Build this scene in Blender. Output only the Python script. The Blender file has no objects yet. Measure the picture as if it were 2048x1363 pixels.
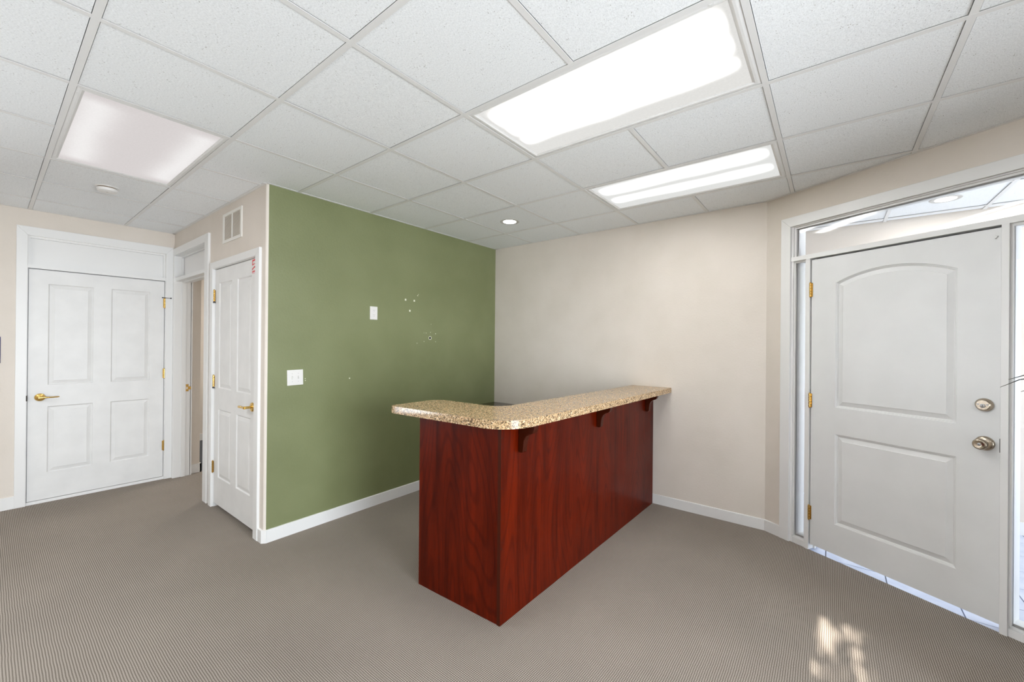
import bpy, bmesh, math, random
from mathutils import Vector, Matrix

random.seed(7)
sc = bpy.context.scene
COL = sc.collection

# ------------------------------------------------------------------ camera
CAM_Z = 1.446
cam_d = bpy.data.cameras.new('camera'); cam = bpy.data.objects.new('camera', cam_d); COL.objects.link(cam)
cam_d.sensor_width = 36.0; cam_d.lens = 818.30 / 2048 * 36.0
cam_d.shift_x = -(1031.52 - 1024) / 2048; cam_d.shift_y = (686.16 - 681.5) / 2048
cam_d.clip_start = 0.02; cam_d.clip_end = 100
_r = Vector((0.791929, 0.610552, 0.0086)); _u = Vector((-0.005834, -0.006518, 0.999962)); _f = Vector((-0.610585, 0.791949, 0.0016))
cam.matrix_world = Matrix(((_r.x, _u.x, -_f.x, 0), (_r.y, _u.y, -_f.y, 0), (_r.z, _u.z, -_f.z, CAM_Z), (0, 0, 0, 1)))
sc.camera = cam

# ------------------------------------------------------------------ view, world, sun, window light
sc.view_settings.view_transform = 'Standard'; sc.view_settings.look = 'None'
sc.view_settings.exposure = -0.16; sc.view_settings.gamma = 1.0; sc.view_settings.use_curve_mapping = False
sc.cycles.use_denoising = True
sc.cycles.max_bounces = 10; sc.cycles.diffuse_bounces = 6; sc.cycles.glossy_bounces = 4
sc.cycles.transmission_bounces = 6; sc.cycles.transparent_max_bounces = 12
sc.cycles.caustics_reflective = False; sc.cycles.caustics_refractive = False
sc.cycles.sample_clamp_indirect = 6.0

w = bpy.data.worlds.new('world'); sc.world = w; w.use_nodes = True
w.node_tree.nodes['Background'].inputs[0].default_value = (0.78, 0.88, 1.0, 1)
w.node_tree.nodes['Background'].inputs[1].default_value = 1.6

def sun_dir(elev):                      # the sun stands low behind the camera, due -Y
    e = math.radians(elev)
    return Vector((0, math.cos(e), -math.sin(e)))
sl = bpy.data.lights.new('sun', 'SUN'); so = bpy.data.objects.new('sun', sl); COL.objects.link(so)
sl.energy = 42.0; sl.angle = math.radians(0.25); sl.color = (1.0, 0.93, 0.84)
so.rotation_euler = sun_dir(21.0).to_track_quat('-Z', 'Y').to_euler(); so.location = (0, -9, 5)

def area(name, loc, direction, sx, sy, power, color=(1, 1, 1), spread=math.pi):
    l = bpy.data.lights.new(name, 'AREA'); l.shape = 'RECTANGLE'; l.size = sx; l.size_y = sy
    l.energy = power; l.color = color; l.spread = spread
    o = bpy.data.objects.new(name, l); COL.objects.link(o)
    o.location = loc; o.rotation_euler = Vector(direction).to_track_quat('-Z', 'Y').to_euler()
    return o
P_WIN_R, P_ADD_WIN_L, P_TROF, P_VEST, P_HALL = 470.0, 225.0, 15.0, 74.0, 56.0

# ------------------------------------------------------------------ measured room (metres)
H = 2.582                       # ceiling
YB = 3.7576                     # back wall
XG = -3.2183                    # green wall plane
XL = -5.5436                    # left wall plane
YC = 1.2283                     # closet wall plane
XD = -0.4063                    # where the angled wall starts
ANG = 0.5024
XR = 2.62                       # wall right of the camera, out of frame
YS = -3.0                       # wall behind the camera
GX, GY, G = -1.45127, 0.84113, 0.6096   # ceiling grid origin and module
S_END = (XR - XD) / math.cos(ANG)
Y_DEND = YB - S_END * math.sin(ANG)

def frame(origin, s):           # local x along the wall to the right, y into the wall, z up
    s = Vector(s).normalized(); z = Vector((0, 0, 1)); y = z.cross(s)
    m = Matrix((s, y, z)).transposed().to_4x4(); m.translation = Vector(origin); return m
FL = frame((XL, 0, 0), (0, 1, 0))
FC = frame((0, YC, 0), (1, 0, 0))
FG = frame((XG, 0, 0), (0, 1, 0))
FB = frame((0, YB, 0), (1, 0, 0))
FD = frame((XD, YB, 0), (math.cos(ANG), -math.sin(ANG), 0))
FR = frame((XR, 0, 0), (0, -1, 0))
FS = frame((0, YS, 0), (-1, 0, 0))
ID = Matrix.Identity(4)
def T(x, y, z): return Matrix.Translation((x, y, z))

# ------------------------------------------------------------------ materials
def nd(nt, typ, **kw):
    n = nt.nodes.new(typ)
    for k, v in kw.items():
        if k.startswith('i_'):
            key = k[2:]; key = int(key) if key.isdigit() else key.replace('_', ' ')
            n.inputs[key].default_value = v
        else: setattr(n, k, v)
    return n
def srgb(r, g, b):
    f = lambda c: (c / 255 / 12.92) if c / 255 <= 0.04045 else ((c / 255 + 0.055) / 1.055) ** 2.4
    return (f(r), f(g), f(b), 1)
def mat(name, color, rough=0.5, metal=0.0, spec=0.5, coat=0.0):
    m = bpy.data.materials.new(name); m.use_nodes = True
    b = m.node_tree.nodes['Principled BSDF']
    b.inputs['Base Color'].default_value = color; b.inputs['Roughness'].default_value = rough
    b.inputs['Metallic'].default_value = metal; b.inputs['Specular IOR Level'].default_value = spec
    b.inputs['Coat Weight'].default_value = coat
    return m
def bsdf(m): return m.node_tree.nodes['Principled BSDF']
def add_bump(m, scale, strength, dist=0.002, detail=3.0, rough=0.5):
    nt = m.node_tree; tc = nd(nt, 'ShaderNodeTexCoord'); n = nd(nt, 'ShaderNodeTexNoise', i_Scale=scale, i_Detail=detail, i_Roughness=rough)
    bp = nd(nt, 'ShaderNodeBump', i_Strength=strength, i_Distance=dist)
    nt.links.new(tc.outputs['Object'], n.inputs['Vector']); nt.links.new(n.outputs['Fac'], bp.inputs['Height'])
    nt.links.new(bp.outputs['Normal'], bsdf(m).inputs['Normal'])
    return n
def mottle(m, c1, c2, scale, lo=0.35, hi=0.65, detail=4.0):
    nt = m.node_tree; tc = nd(nt, 'ShaderNodeTexCoord'); n = nd(nt, 'ShaderNodeTexNoise', i_Scale=scale, i_Detail=detail)
    r = nd(nt, 'ShaderNodeValToRGB'); r.color_ramp.elements[0].position = lo; r.color_ramp.elements[1].position = hi
    r.color_ramp.elements[0].color = c1; r.color_ramp.elements[1].color = c2
    nt.links.new(tc.outputs['Object'], n.inputs['Vector']); nt.links.new(n.outputs['Fac'], r.inputs['Fac'])
    nt.links.new(r.outputs['Color'], bsdf(m).inputs['Base Color'])

M_BEIGE = mat('beige_wall_paint', srgb(212, 205, 195), 0.75, spec=0.3)
mottle(M_BEIGE, srgb(216, 208, 198), srgb(221, 213, 204), 3.0); add_bump(M_BEIGE, 75, 0.35, 0.003, 4)
M_GREEN = mat('green_wall_paint', srgb(132, 138, 98), 0.45, spec=0.5)
mottle(M_GREEN, srgb(116, 122, 84), srgb(124, 130, 92), 2.2); add_bump(M_GREEN, 65, 0.45, 0.003, 4)
M_WHITE = mat('white_semigloss_paint', srgb(228, 228, 227), 0.38, spec=0.45); add_bump(M_WHITE, 30, 0.05, 0.001)
M_DOOR = mat('white_door_paint', srgb(224, 224, 223), 0.42, spec=0.45)
mottle(M_DOOR, srgb(221, 221, 220), srgb(227, 227, 226), 6.0)
M_ENTRY = mat('pale_grey_door_paint', srgb(222, 223, 223), 0.4, spec=0.45); mottle(M_ENTRY, srgb(220, 221, 221), srgb(225, 226, 226), 4.0)
M_TEE = mat('white_grid_metal', srgb(226, 226, 225), 0.45)
M_GAP = mat('dark_gap', srgb(70, 66, 62), 0.8)
M_BLACK = mat('black_void', (0.004, 0.004, 0.004, 1), 0.8)
M_BRASS = mat('polished_brass', (0.75, 0.50, 0.16, 1), 0.2, 1.0)
M_NICKEL = mat('antique_nickel', (0.45, 0.38, 0.30, 1), 0.26, 1.0)
M_STEEL = mat('dull_steel', (0.35, 0.34, 0.33, 1), 0.4, 1.0)
M_DARKSTEEL = mat('dark_rubber', (0.03, 0.03, 0.03, 1), 0.5)
M_PLASTIC = mat('white_plastic', srgb(224, 222, 219), 0.35)
M_VENT = mat('cream_vent_enamel', srgb(232, 230, 224), 0.45)
M_RED = mat('red_print', srgb(225, 22, 28), 0.5)
M_NAVY = mat('navy_plastic', srgb(16, 36, 92), 0.4)
M_SPACKLE = mat('pale_spackle', srgb(225, 226, 208), 0.8)
M_DARKFLOOR = mat('slate_carpet', srgb(64, 68, 74), 0.9); add_bump(M_DARKFLOOR, 400, 0.5)
M_TILEV = mat('daylight_tinted_tile', srgb(196, 204, 222), 0.35); mottle(M_TILEV, srgb(186, 195, 216), srgb(204, 211, 228), 9.0)  # bluish daylight tint put into the tile colour
M_GROUT = mat('grey_grout', srgb(140, 142, 150), 0.9)
M_GROUND = mat('outdoor_concrete', srgb(150, 148, 142), 0.9); mottle(M_GROUND, srgb(140, 138, 132), srgb(160, 157, 150), 2.0)
M_LEAF = mat('dark_palm_leaf', srgb(38, 44, 40), 0.45); mottle(M_LEAF, srgb(30, 36, 32), srgb(60, 70, 52), 20.0)
M_TREELEAF = mat('tree_leaf', srgb(70, 98, 48), 0.6)
M_BARK = mat('tree_bark', srgb(92, 74, 56), 0.9); add_bump(M_BARK, 40, 0.8, 0.01)
M_POT = mat('charcoal_pot', srgb(58, 56, 54), 0.5); add_bump(M_POT, 60, 0.2)
M_SOIL = mat('potting_soil', srgb(52, 38, 28), 0.95); add_bump(M_SOIL, 120, 0.9, 0.01)
M_DARKTOP = mat('dark_laminate', srgb(52, 40, 30), 0.16, spec=0.5)
mottle(M_DARKTOP, srgb(46, 34, 26), srgb(62, 48, 36), 40.0)

def make_glass(name, frost=0.0, tint=(1, 1, 1, 1)):
    m = bpy.data.materials.new(name); m.use_nodes = True; nt = m.node_tree; nt.nodes.clear()
    out = nd(nt, 'ShaderNodeOutputMaterial'); tr = nd(nt, 'ShaderNodeBsdfTransparent'); tr.inputs[0].default_value = tint
    gl = nd(nt, 'ShaderNodeBsdfGlossy', i_Roughness=0.0); fr = nd(nt, 'ShaderNodeFresnel', i_IOR=1.5)
    mx = nd(nt, 'ShaderNodeMixShader')
    nt.links.new(fr.outputs[0], mx.inputs[0]); nt.links.new(tr.outputs[0], mx.inputs[1]); nt.links.new(gl.outputs[0], mx.inputs[2])
    last = mx
    if frost:
        d = nd(nt, 'ShaderNodeBsdfTranslucent'); d.inputs[0].default_value = (0.9, 0.9, 0.9, 1)
        d2 = nd(nt, 'ShaderNodeBsdfDiffuse'); d2.inputs[0].default_value = (0.92, 0.92, 0.92, 1)
        dm = nd(nt, 'ShaderNodeMixShader'); dm.inputs[0].default_value = 0.85
        nt.links.new(d.outputs[0], dm.inputs[1]); nt.links.new(d2.outputs[0], dm.inputs[2])
        m2 = nd(nt, 'ShaderNodeMixShader'); m2.inputs[0].default_value = frost
        nt.links.new(mx.outputs[0], m2.inputs[1]); nt.links.new(dm.outputs[0], m2.inputs[2]); last = m2
    nt.links.new(last.outputs[0], out.inputs[0]); return m
M_GLASS = make_glass('clear_glass'); M_FROST = make_glass('obscured_glass', 0.85)

# --- carpet: staggered loops, grey-brown
def carpet():
    m = mat('grey_loop_carpet', srgb(120, 112, 104), 0.95, spec=0.1); nt = m.node_tree
    tc = nd(nt, 'ShaderNodeTexCoord'); sp = nd(nt, 'ShaderNodeSeparateXYZ'); nt.links.new(tc.outputs['Object'], sp.inputs[0])
    wob = nd(nt, 'ShaderNodeTexNoise', i_Scale=9.0, i_Detail=2.0); nt.links.new(tc.outputs['Object'], wob.inputs['Vector'])
    def math_(op, a, b=None):
        n = nd(nt, 'ShaderNodeMath', operation=op)
        for i, v in enumerate((a, b)):
            if v is None: continue
            if isinstance(v, (int, float)): n.inputs[i].default_value = v
            else: nt.links.new(v, n.inputs[i])
        return n.outputs[0]
    k = 2 * math.pi / 0.0088
    wx = math_('MULTIPLY', wob.outputs['Fac'], 0.006)
    x = math_('ADD', sp.outputs['X'], wx); y = math_('SUBTRACT', sp.outputs['Y'], wx)
    a = math_('ADD', math_('MULTIPLY', math_('COSINE', math_('MULTIPLY', x, k)), -0.5), 0.5)
    b = math_('ADD', math_('MULTIPLY', math_('COSINE', math_('MULTIPLY', y, k)), -0.5), 0.5)
    f = math_('POWER', math_('MULTIPLY', a, b), 0.6)
    fine = nd(nt, 'ShaderNodeTexNoise', i_Scale=420.0, i_Detail=2.0); nt.links.new(tc.outputs['Object'], fine.inputs['Vector'])
    h = math_('ADD', math_('MULTIPLY', f, 0.62), math_('MULTIPLY', fine.outputs['Fac'], 0.60))
    r = nd(nt, 'ShaderNodeValToRGB'); e = r.color_ramp.elements
    e[0].position = 0.18; e[0].color = srgb(72, 64, 56); e[1].position = 0.92; e[1].color = srgb(190, 181, 171)
    q = e.new(0.55); q.color = srgb(143, 134, 124)
    nt.links.new(h, r.inputs['Fac'])
    big = nd(nt, 'ShaderNodeTexNoise', i_Scale=1.3, i_Detail=3.0); nt.links.new(tc.outputs['Object'], big.inputs['Vector'])
    mr = nd(nt, 'ShaderNodeMapRange'); mr.inputs[1].default_value = 0.3; mr.inputs[2].default_value = 0.7; mr.inputs[3].default_value = 0.93; mr.inputs[4].default_value = 1.06
    nt.links.new(big.outputs['Fac'], mr.inputs[0])
    hs = nd(nt, 'ShaderNodeHueSaturation'); nt.links.new(r.outputs['Color'], hs.inputs['Color']); nt.links.new(mr.outputs[0], hs.inputs['Value'])
    nt.links.new(hs.outputs['Color'], bsdf(m).inputs['Base Color'])
    bp = nd(nt, 'ShaderNodeBump', i_Strength=0.55, i_Distance=0.003); nt.links.new(h, bp.inputs['Height']); nt.links.new(bp.outputs['Normal'], bsdf(m).inputs['Normal'])
    return m
M_CARPET = carpet()

# --- mineral fibre ceiling tile with pin holes and short fissures
def tile_mat():
    m = mat('mineral_fibre_tile', srgb(232, 233, 234), 0.9, spec=0.1); nt = m.node_tree
    tc = nd(nt, 'ShaderNodeTexCoord'); geo = nd(nt, 'ShaderNodeNewGeometry')
    mp = nd(nt, 'ShaderNodeMapping'); mp.inputs['Scale'].default_value = (1.0, 0.55, 1.0); nt.links.new(geo.outputs['Position'], mp.inputs[0])
    v = nd(nt, 'ShaderNodeTexVoronoi', i_Scale=120.0); nt.links.new(mp.outputs[0], v.inputs['Vector'])
    n = nd(nt, 'ShaderNodeTexNoise', i_Scale=26.0, i_Detail=2.0); nt.links.new(geo.outputs['Position'], n.inputs['Vector'])
    mr = nd(nt, 'ShaderNodeMapRange'); mr.inputs[1].default_value = 0.35; mr.inputs[2].default_value = 0.75; mr.inputs[3].default_value = 0.02; mr.inputs[4].default_value = 0.22
    nt.links.new(n.outputs['Fac'], mr.inputs[0])
    lt = nd(nt, 'ShaderNodeMath', operation='LESS_THAN'); nt.links.new(v.outputs['Distance'], lt.inputs[0]); nt.links.new(mr.outputs[0], lt.inputs[1])
    fine = nd(nt, 'ShaderNodeTexNoise', i_Scale=260.0, i_Detail=3.0); nt.links.new(mp.outputs[0], fine.inputs['Vector'])
    r = nd(nt, 'ShaderNodeValToRGB'); r.color_ramp.elements[0].position = 0.3; r.color_ramp.elements[0].color = srgb(224, 227, 229)
    r.color_ramp.elements[1].position = 0.6; r.color_ramp.elements[1].color = srgb(243, 246, 248); nt.links.new(fine.outputs['Fac'], r.inputs['Fac'])
    mx = nd(nt, 'ShaderNodeMix', data_type='RGBA'); mx.inputs[7].default_value = srgb(176, 175, 172)
    nt.links.new(lt.outputs[0], mx.inputs[0]); nt.links.new(r.outputs['Color'], mx.inputs[6])
    nt.links.new(mx.outputs[2], bsdf(m).inputs['Base Color'])
    bp = nd(nt, 'ShaderNodeBump', i_Strength=0.35, i_Distance=0.002); nt.links.new(fine.outputs['Fac'], bp.inputs['Height']); nt.links.new(bp.outputs['Normal'], bsdf(m).inputs['Normal'])
    return m
M_TILE = tile_mat()

# --- cherry laminate with vertical cathedral grain
def cherry(name, axis, base=(0.102, 0.0066, 0.0004)):
    m = mat(name, (*base, 1), 0.3, spec=0.12); nt = m.node_tree
    tc = nd(nt, 'ShaderNodeTexCoord'); mp = nd(nt, 'ShaderNodeMapping')
    mp.inputs['Scale'].default_value = (1, 1, 0.07)
    nt.links.new(tc.outputs['Object'], mp.inputs[0])
    n1 = nd(nt, 'ShaderNodeTexNoise', i_Scale=14.0, i_Detail=6.0, i_Roughness=0.6); nt.links.new(mp.outputs[0], n1.inputs['Vector'])
    n2 = nd(nt, 'ShaderNodeTexNoise', i_Scale=220.0, i_Detail=2.0); nt.links.new(mp.outputs[0], n2.inputs['Vector'])
    mp2 = nd(nt, 'ShaderNodeMapping'); mp2.inputs['Scale'].default_value = (1, 1, 0.16); nt.links.new(tc.outputs['Object'], mp2.inputs[0])
    lf = nd(nt, 'ShaderNodeTexNoise', i_Scale=3.2, i_Detail=1.0, i_Distortion=0.3); nt.links.new(mp2.outputs[0], lf.inputs['Vector'])
    m1 = nd(nt, 'ShaderNodeMath', operation='MULTIPLY'); m1.inputs[1].default_value = 150.0; nt.links.new(lf.outputs['Fac'], m1.inputs[0])
    wv = nd(nt, 'ShaderNodeMath', operation='SINE'); nt.links.new(m1.outputs[0], wv.inputs[0])
    r = nd(nt, 'ShaderNodeValToRGB'); e = r.color_ramp.elements
    b = base
    e[0].position = 0.28; e[0].color = (b[0] * 0.45, b[1] * 0.45, b[2] * 0.5, 1); e[1].position = 0.75; e[1].color = (b[0] * 1.35, b[1] * 1.5, b[2] * 1.4, 1)
    nt.links.new(n1.outputs['Fac'], r.inputs['Fac'])
    r2 = nd(nt, 'ShaderNodeValToRGB'); r2.color_ramp.elements[0].position = 0.45; r2.color_ramp.elements[0].color = (1, 1, 1, 1); r2.color_ramp.elements[1].position = 0.98; r2.color_ramp.elements[1].color = (0.5, 0.42, 0.42, 1)
    nt.links.new(wv.outputs[0], r2.inputs['Fac'])
    mx = nd(nt, 'ShaderNodeMix', data_type='RGBA', blend_type='MULTIPLY'); mx.inputs[0].default_value = 0.55
    nt.links.new(r.outputs['Color'], mx.inputs[6]); nt.links.new(r2.outputs['Color'], mx.inputs[7])
    r3 = nd(nt, 'ShaderNodeValToRGB'); r3.color_ramp.elements[0].position = 0.35; r3.color_ramp.elements[0].color = (0.78, 0.76, 0.76, 1); r3.color_ramp.elements[1].position = 0.6; r3.color_ramp.elements[1].color = (1, 1, 1, 1)
    nt.links.new(n2.outputs['Fac'], r3.inputs['Fac'])
    mx2 = nd(nt, 'ShaderNodeMix', data_type='RGBA', blend_type='MULTIPLY'); mx2.inputs[0].default_value = 0.8
    nt.links.new(mx.outputs[2], mx2.inputs[6]); nt.links.new(r3.outputs['Color'], mx2.inputs[7])
    nt.links.new(mx2.outputs[2], bsdf(m).inputs['Base Color'])
    sm = nd(nt, 'ShaderNodeTexNoise', i_Scale=3.0, i_Detail=3.0); nt.links.new(tc.outputs['Object'], sm.inputs['Vector'])
    mr = nd(nt, 'ShaderNodeMapRange'); mr.inputs[1].default_value = 0.35; mr.inputs[2].default_value = 0.65; mr.inputs[3].default_value = 0.28; mr.inputs[4].default_value = 0.38
    nt.links.new(sm.outputs['Fac'], mr.inputs[0]); nt.links.new(mr.outputs[0], bsdf(m).inputs['Roughness'])
    return m
M_CHERRY = cherry('cherry_laminate', 0)
M_CHERRYD = mat('dark_cherry_stain', (0.045, 0.007, 0.002, 1), 0.3, spec=0.15)

# --- speckled granite-look laminate
def speckle():
    m = mat('speckled_laminate', srgb(170, 140, 108), 0.17, spec=0.4); nt = m.node_tree
    tc = nd(nt, 'ShaderNodeTexCoord')
    v = nd(nt, 'ShaderNodeTexVoronoi', i_Scale=210.0); nt.links.new(tc.outputs['Object'], v.inputs['Vector'])
    sp = nd(nt, 'ShaderNodeSeparateColor'); nt.links.new(v.outputs['Color'], sp.inputs[0])
    r = nd(nt, 'ShaderNodeValToRGB'); r.color_ramp.interpolation = 'CONSTANT'; e = r.color_ramp.elements
    e[0].position = 0.0; e[0].color = srgb(66, 54, 44); e[1].position = 0.13; e[1].color = srgb(126, 102, 76)
    for p, c in ((0.30, srgb(166, 138, 102)), (0.54, srgb(190, 162, 122)), (0.80, srgb(214, 174, 134)), (0.92, srgb(226, 204, 170))):
        q = e.new(p); q.color = c
    nt.links.new(sp.outputs[0], r.inputs['Fac']); nt.links.new(r.outputs['Color'], bsdf(m).inputs['Base Color'])
    return m
M_SPECK = speckle()

# --- light lens: two tubes glow through a prismatic lens
def lens_mat(name, hl, hw, low, high, tubes, tint=(1, 1, 1, 1), tint_low=None):
    m = bpy.data.materials.new(name); m.use_nodes = True; nt = m.node_tree; nt.nodes.clear()
    out = nd(nt, 'ShaderNodeOutputMaterial'); em = nd(nt, 'ShaderNodeEmission')
    tc = nd(nt, 'ShaderNodeTexCoord'); sp = nd(nt, 'ShaderNodeSeparateXYZ'); nt.links.new(tc.outputs['Object'], sp.inputs[0])
    def mth(op, a, b=None):
        n = nd(nt, 'ShaderNodeMath', operation=op)
        for i, v in enumerate((a, b)):
            if v is None: continue
            if isinstance(v, (int, float)): n.inputs[i].default_value = v
            else: nt.links.new(v, n.inputs[i])
        return n.outputs[0]
    wob = nd(nt, 'ShaderNodeTexNoise', i_Scale=2.5, i_Detail=1.0); nt.links.new(tc.outputs['Object'], wob.inputs['Vector'])
    y = mth('ADD', mth('DIVIDE', sp.outputs['Y'], hw), mth('MULTIPLY', mth('SUBTRACT', wob.outputs['Fac'], 0.5), 0.25))
    glow = None
    for t, wd in tubes:
        g = mth('POWER', 2.718, mth('MULTIPLY', mth('POWER', mth('DIVIDE', mth('SUBTRACT', y, t), wd), 2.0), -1.0))
        glow = g if glow is None else mth('ADD', glow, g)
    xe = mth('ABSOLUTE', mth('DIVIDE', sp.outputs['X'], hl))
    mr = nd(nt, 'ShaderNodeMapRange', interpolation_type='SMOOTHSTEP'); mr.inputs[1].default_value = 0.98; mr.inputs[2].default_value = 0.78; mr.inputs[3].default_value = 0.0; mr.inputs[4].default_value = 1.0
    nt.links.new(xe, mr.inputs[0])
    g = mth('MINIMUM', mth('MULTIPLY', glow, mr.outputs[0]), 1.0)
    pr = nd(nt, 'ShaderNodeTexVoronoi', i_Scale=95.0); nt.links.new(tc.outputs['Object'], pr.inputs['Vector'])
    prs = mth('ADD', mth('MULTIPLY', pr.outputs['Distance'], 0.06), 0.97)
    st = mth('MULTIPLY', mth('ADD', mth('MULTIPLY', g, high - low), low), prs)
    mx = nd(nt, 'ShaderNodeMix', data_type='RGBA'); mx.inputs[6].default_value = tint_low or tint; mx.inputs[7].default_value = tint
    nt.links.new(g, mx.inputs[0]); nt.links.new(mx.outputs[2], em.inputs[0])
    nt.links.new(st, em.inputs[1]); nt.links.new(em.outputs[0], out.inputs[0]); return m
def emis(name, color, s):
    m = bpy.data.materials.new(name); m.use_nodes = True; nt = m.node_tree; nt.nodes.clear()
    out = nd(nt, 'ShaderNodeOutputMaterial'); em = nd(nt, 'ShaderNodeEmission', i_Strength=s); em.inputs[0].default_value = color
    nt.links.new(em.outputs[0], out.inputs[0]); return m

# ------------------------------------------------------------------ mesh helpers
def box(bm, a, b, bev=0.0):
    a, b = Vector(a), Vector(b)
    lo = Vector((min(a.x, b.x), min(a.y, b.y), min(a.z, b.z))); hi = Vector((max(a.x, b.x), max(a.y, b.y), max(a.z, b.z)))
    r = bmesh.ops.create_cube(bm, size=1.0)
    for v in r['verts']:
        v.co = Vector(((v.co.x + 0.5) * (hi.x - lo.x) + lo.x, (v.co.y + 0.5) * (hi.y - lo.y) + lo.y, (v.co.z + 0.5) * (hi.z - lo.z) + lo.z))
    if bev:
        es = list({e for v in r['verts'] for e in v.link_edges})
        bmesh.ops.bevel(bm, geom=es, offset=bev, segments=2, affect='EDGES', profile=0.7)
def prism(bm, pts, z0, z1):                     # pts: (x, y) polygon counter-clockwise
    lo = [bm.verts.new((p[0], p[1], z0)) for p in pts]; hi = [bm.verts.new((p[0], p[1], z1)) for p in pts]
    bm.faces.new(lo[::-1]); bm.faces.new(hi)
    n = len(pts)
    for i in range(n): bm.faces.new((lo[i], lo[(i + 1) % n], hi[(i + 1) % n], hi[i]))
def extrude_y(bm, pts, y0, y1):                 # pts: (x, z) polygon, extruded along y
    a = [bm.verts.new((p[0], y0, p[1])) for p in pts]; b = [bm.verts.new((p[0], y1, p[1])) for p in pts]
    bm.faces.new(a); bm.faces.new(b[::-1])
    n = len(pts)
    for i in range(n): bm.faces.new((a[(i + 1) % n], a[i], b[i], b[(i + 1) % n]))
def lathe(bm, prof, n=32, axis='z', center=(0, 0, 0)):  # prof: (r, h)
    c = Vector(center); rings = []
    for r, h in prof:
        ring = []
        for i in range(n):
            a = 2 * math.pi * i / n; x, y = r * math.cos(a), r * math.sin(a)
            p = {'z': (x, y, h), 'y': (x, h, y), 'x': (h, x, y)}[axis]
            ring.append(bm.verts.new(c + Vector(p)))
        rings.append(ring)
    for k in range(len(rings) - 1):
        for i in range(n): bm.faces.new((rings[k][i], rings[k][(i + 1) % n], rings[k + 1][(i + 1) % n], rings[k + 1][i]))
    bm.faces.new(rings[0]); bm.faces.new(rings[-1])
def tube(bm, pts, rad, n=10):
    pts = [Vector(p) for p in pts]; rings = []
    rads = rad if isinstance(rad, (list, tuple)) else [rad] * len(pts)
    for i, p in enumerate(pts):
        d = (pts[min(i + 1, len(pts) - 1)] - pts[max(i - 1, 0)]).normalized()
        s = d.cross(Vector((0, 0, 1)) if abs(d.z) < 0.9 else Vector((1, 0, 0))).normalized(); u = s.cross(d)
        rings.append([bm.verts.new(p + (s * math.cos(2 * math.pi * j / n) + u * math.sin(2 * math.pi * j / n)) * rads[i]) for j in range(n)])
    for k in range(len(rings) - 1):
        for j in range(n): bm.faces.new((rings[k][j], rings[k][(j + 1) % n], rings[k + 1][(j + 1) % n], rings[k + 1][j]))
    bm.faces.new(rings[0][::-1]); bm.faces.new(rings[-1])
def obj(name, bm, m, parent=None, mw=None, smooth=False):
    bmesh.ops.recalc_face_normals(bm, faces=bm.faces)
    me = bpy.data.meshes.new(name); bm.to_mesh(me); bm.free(); me.materials.append(m)
    if smooth:
        me.polygons.foreach_set('use_smooth', [True] * len(me.polygons))
        me.set_sharp_from_angle(angle=math.radians(35))
    o = bpy.data.objects.new(name, me); COL.objects.link(o)
    if parent: o.parent = parent
    if mw is not None: o.matrix_local = mw
    return o
def tag(o, label=None, cat=None, group=None, kind=None):
    for k, v in (('label', label), ('category', cat), ('group', group), ('kind', kind)):
        if v: o[k] = v
    return o
def empty(name, mw, label, cat, group=None, kind=None):
    o = bpy.data.objects.new(name, None); COL.objects.link(o); o.empty_display_size = 0.1; o.matrix_world = mw
    return tag(o, label, cat, group, kind)
def B(): return bmesh.new()
def boxes(*bs):
    bm = B()
    for b in bs: box(bm, *b)
    return bm

# ------------------------------------------------------------------ floor
bm = B(); dd = Vector((math.cos(ANG), -math.sin(ANG))); dn = Vector((math.sin(ANG), math.cos(ANG)))
prism(bm, [(XL - 0.02, YS - 0.1), (XR + 0.02, YS - 0.1), (XR + 0.02, Y_DEND), (XD, YB), (XD, YB + 0.01), (XG - 0.02, YB + 0.01), (XL - 0.02, YB + 0.01)], -0.03, 0.0)
tag(obj('floor', bm, M_CARPET), 'grey brown loop pile carpet across the reception room', 'floor', kind='structure')
bm = boxes(((-7.6, 1.47, -0.05), (XL - 0.021, 5.2, -0.001)))
tag(obj('floor_hall', bm, M_DARKFLOOR), 'dark slate carpet in the room past the open doorway', 'floor', kind='structure')

# ------------------------------------------------------------------ walls
ZT = H + 0.08
def wall(name, fr, parts, m, label, th=None):
    return tag(obj(name, boxes(*parts), m, mw=fr), label, 'wall', kind='structure')
TH = 0.13
LY0, LY1, LZ0, LZ1 = -2.75, -0.85, 0.4, 2.3  # opening for the added left window
wall_left = wall('wall_left', FL, [((YS - 0.13, 0, -0.03), (LY0, TH, ZT)), ((LY0, 0, -0.03), (LY1, TH, LZ0)), ((LY0, 0, LZ1), (LY1, TH, ZT)), ((LY1, 0, -0.03), (0.2, TH, ZT)), ((0.2, 0, 2.40), (1.17, TH, ZT)), ((1.17, 0, -0.03), (1.462, TH, ZT))], M_BEIGE, 'beige wall holding the wide white four panel door')
bm = boxes(((-5.5436, 0, 2.40), (-4.50, TH, ZT)), ((-4.50, 0, -0.03), (-4.30, TH, ZT)), ((-4.30, 0, 2.09), (-3.355, TH, ZT)))
pts = [(-3.355, 0.0)] + [(XG - 0.016 + 0.016 * math.sin(a), 0.016 - 0.016 * math.cos(a)) for a in [math.pi / 2 * i / 6 for i in range(7)]] + [(XG, TH), (-3.355, TH)]
prism(bm, pts, -0.03, ZT)
tag(obj('wall_middle', bm, M_BEIGE, mw=FC), 'beige closet wall with the open doorway and narrow closet door', 'wall', kind='structure')
wall_green = wall('wall_green', FG, [((YC + 0.0165, -0.0008, -0.03), (YB, 0.1, ZT))], M_GREEN, 'olive green accent wall beside the reception desk')
wall('wall_back', FB, [((XG - 0.12, 0, -0.03), (XD, 0.12, ZT))], M_BEIGE, 'beige wall behind the long side of the reception desk')
SA, SB = 0.16, 1.60            # rough opening of the entry unit
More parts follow.
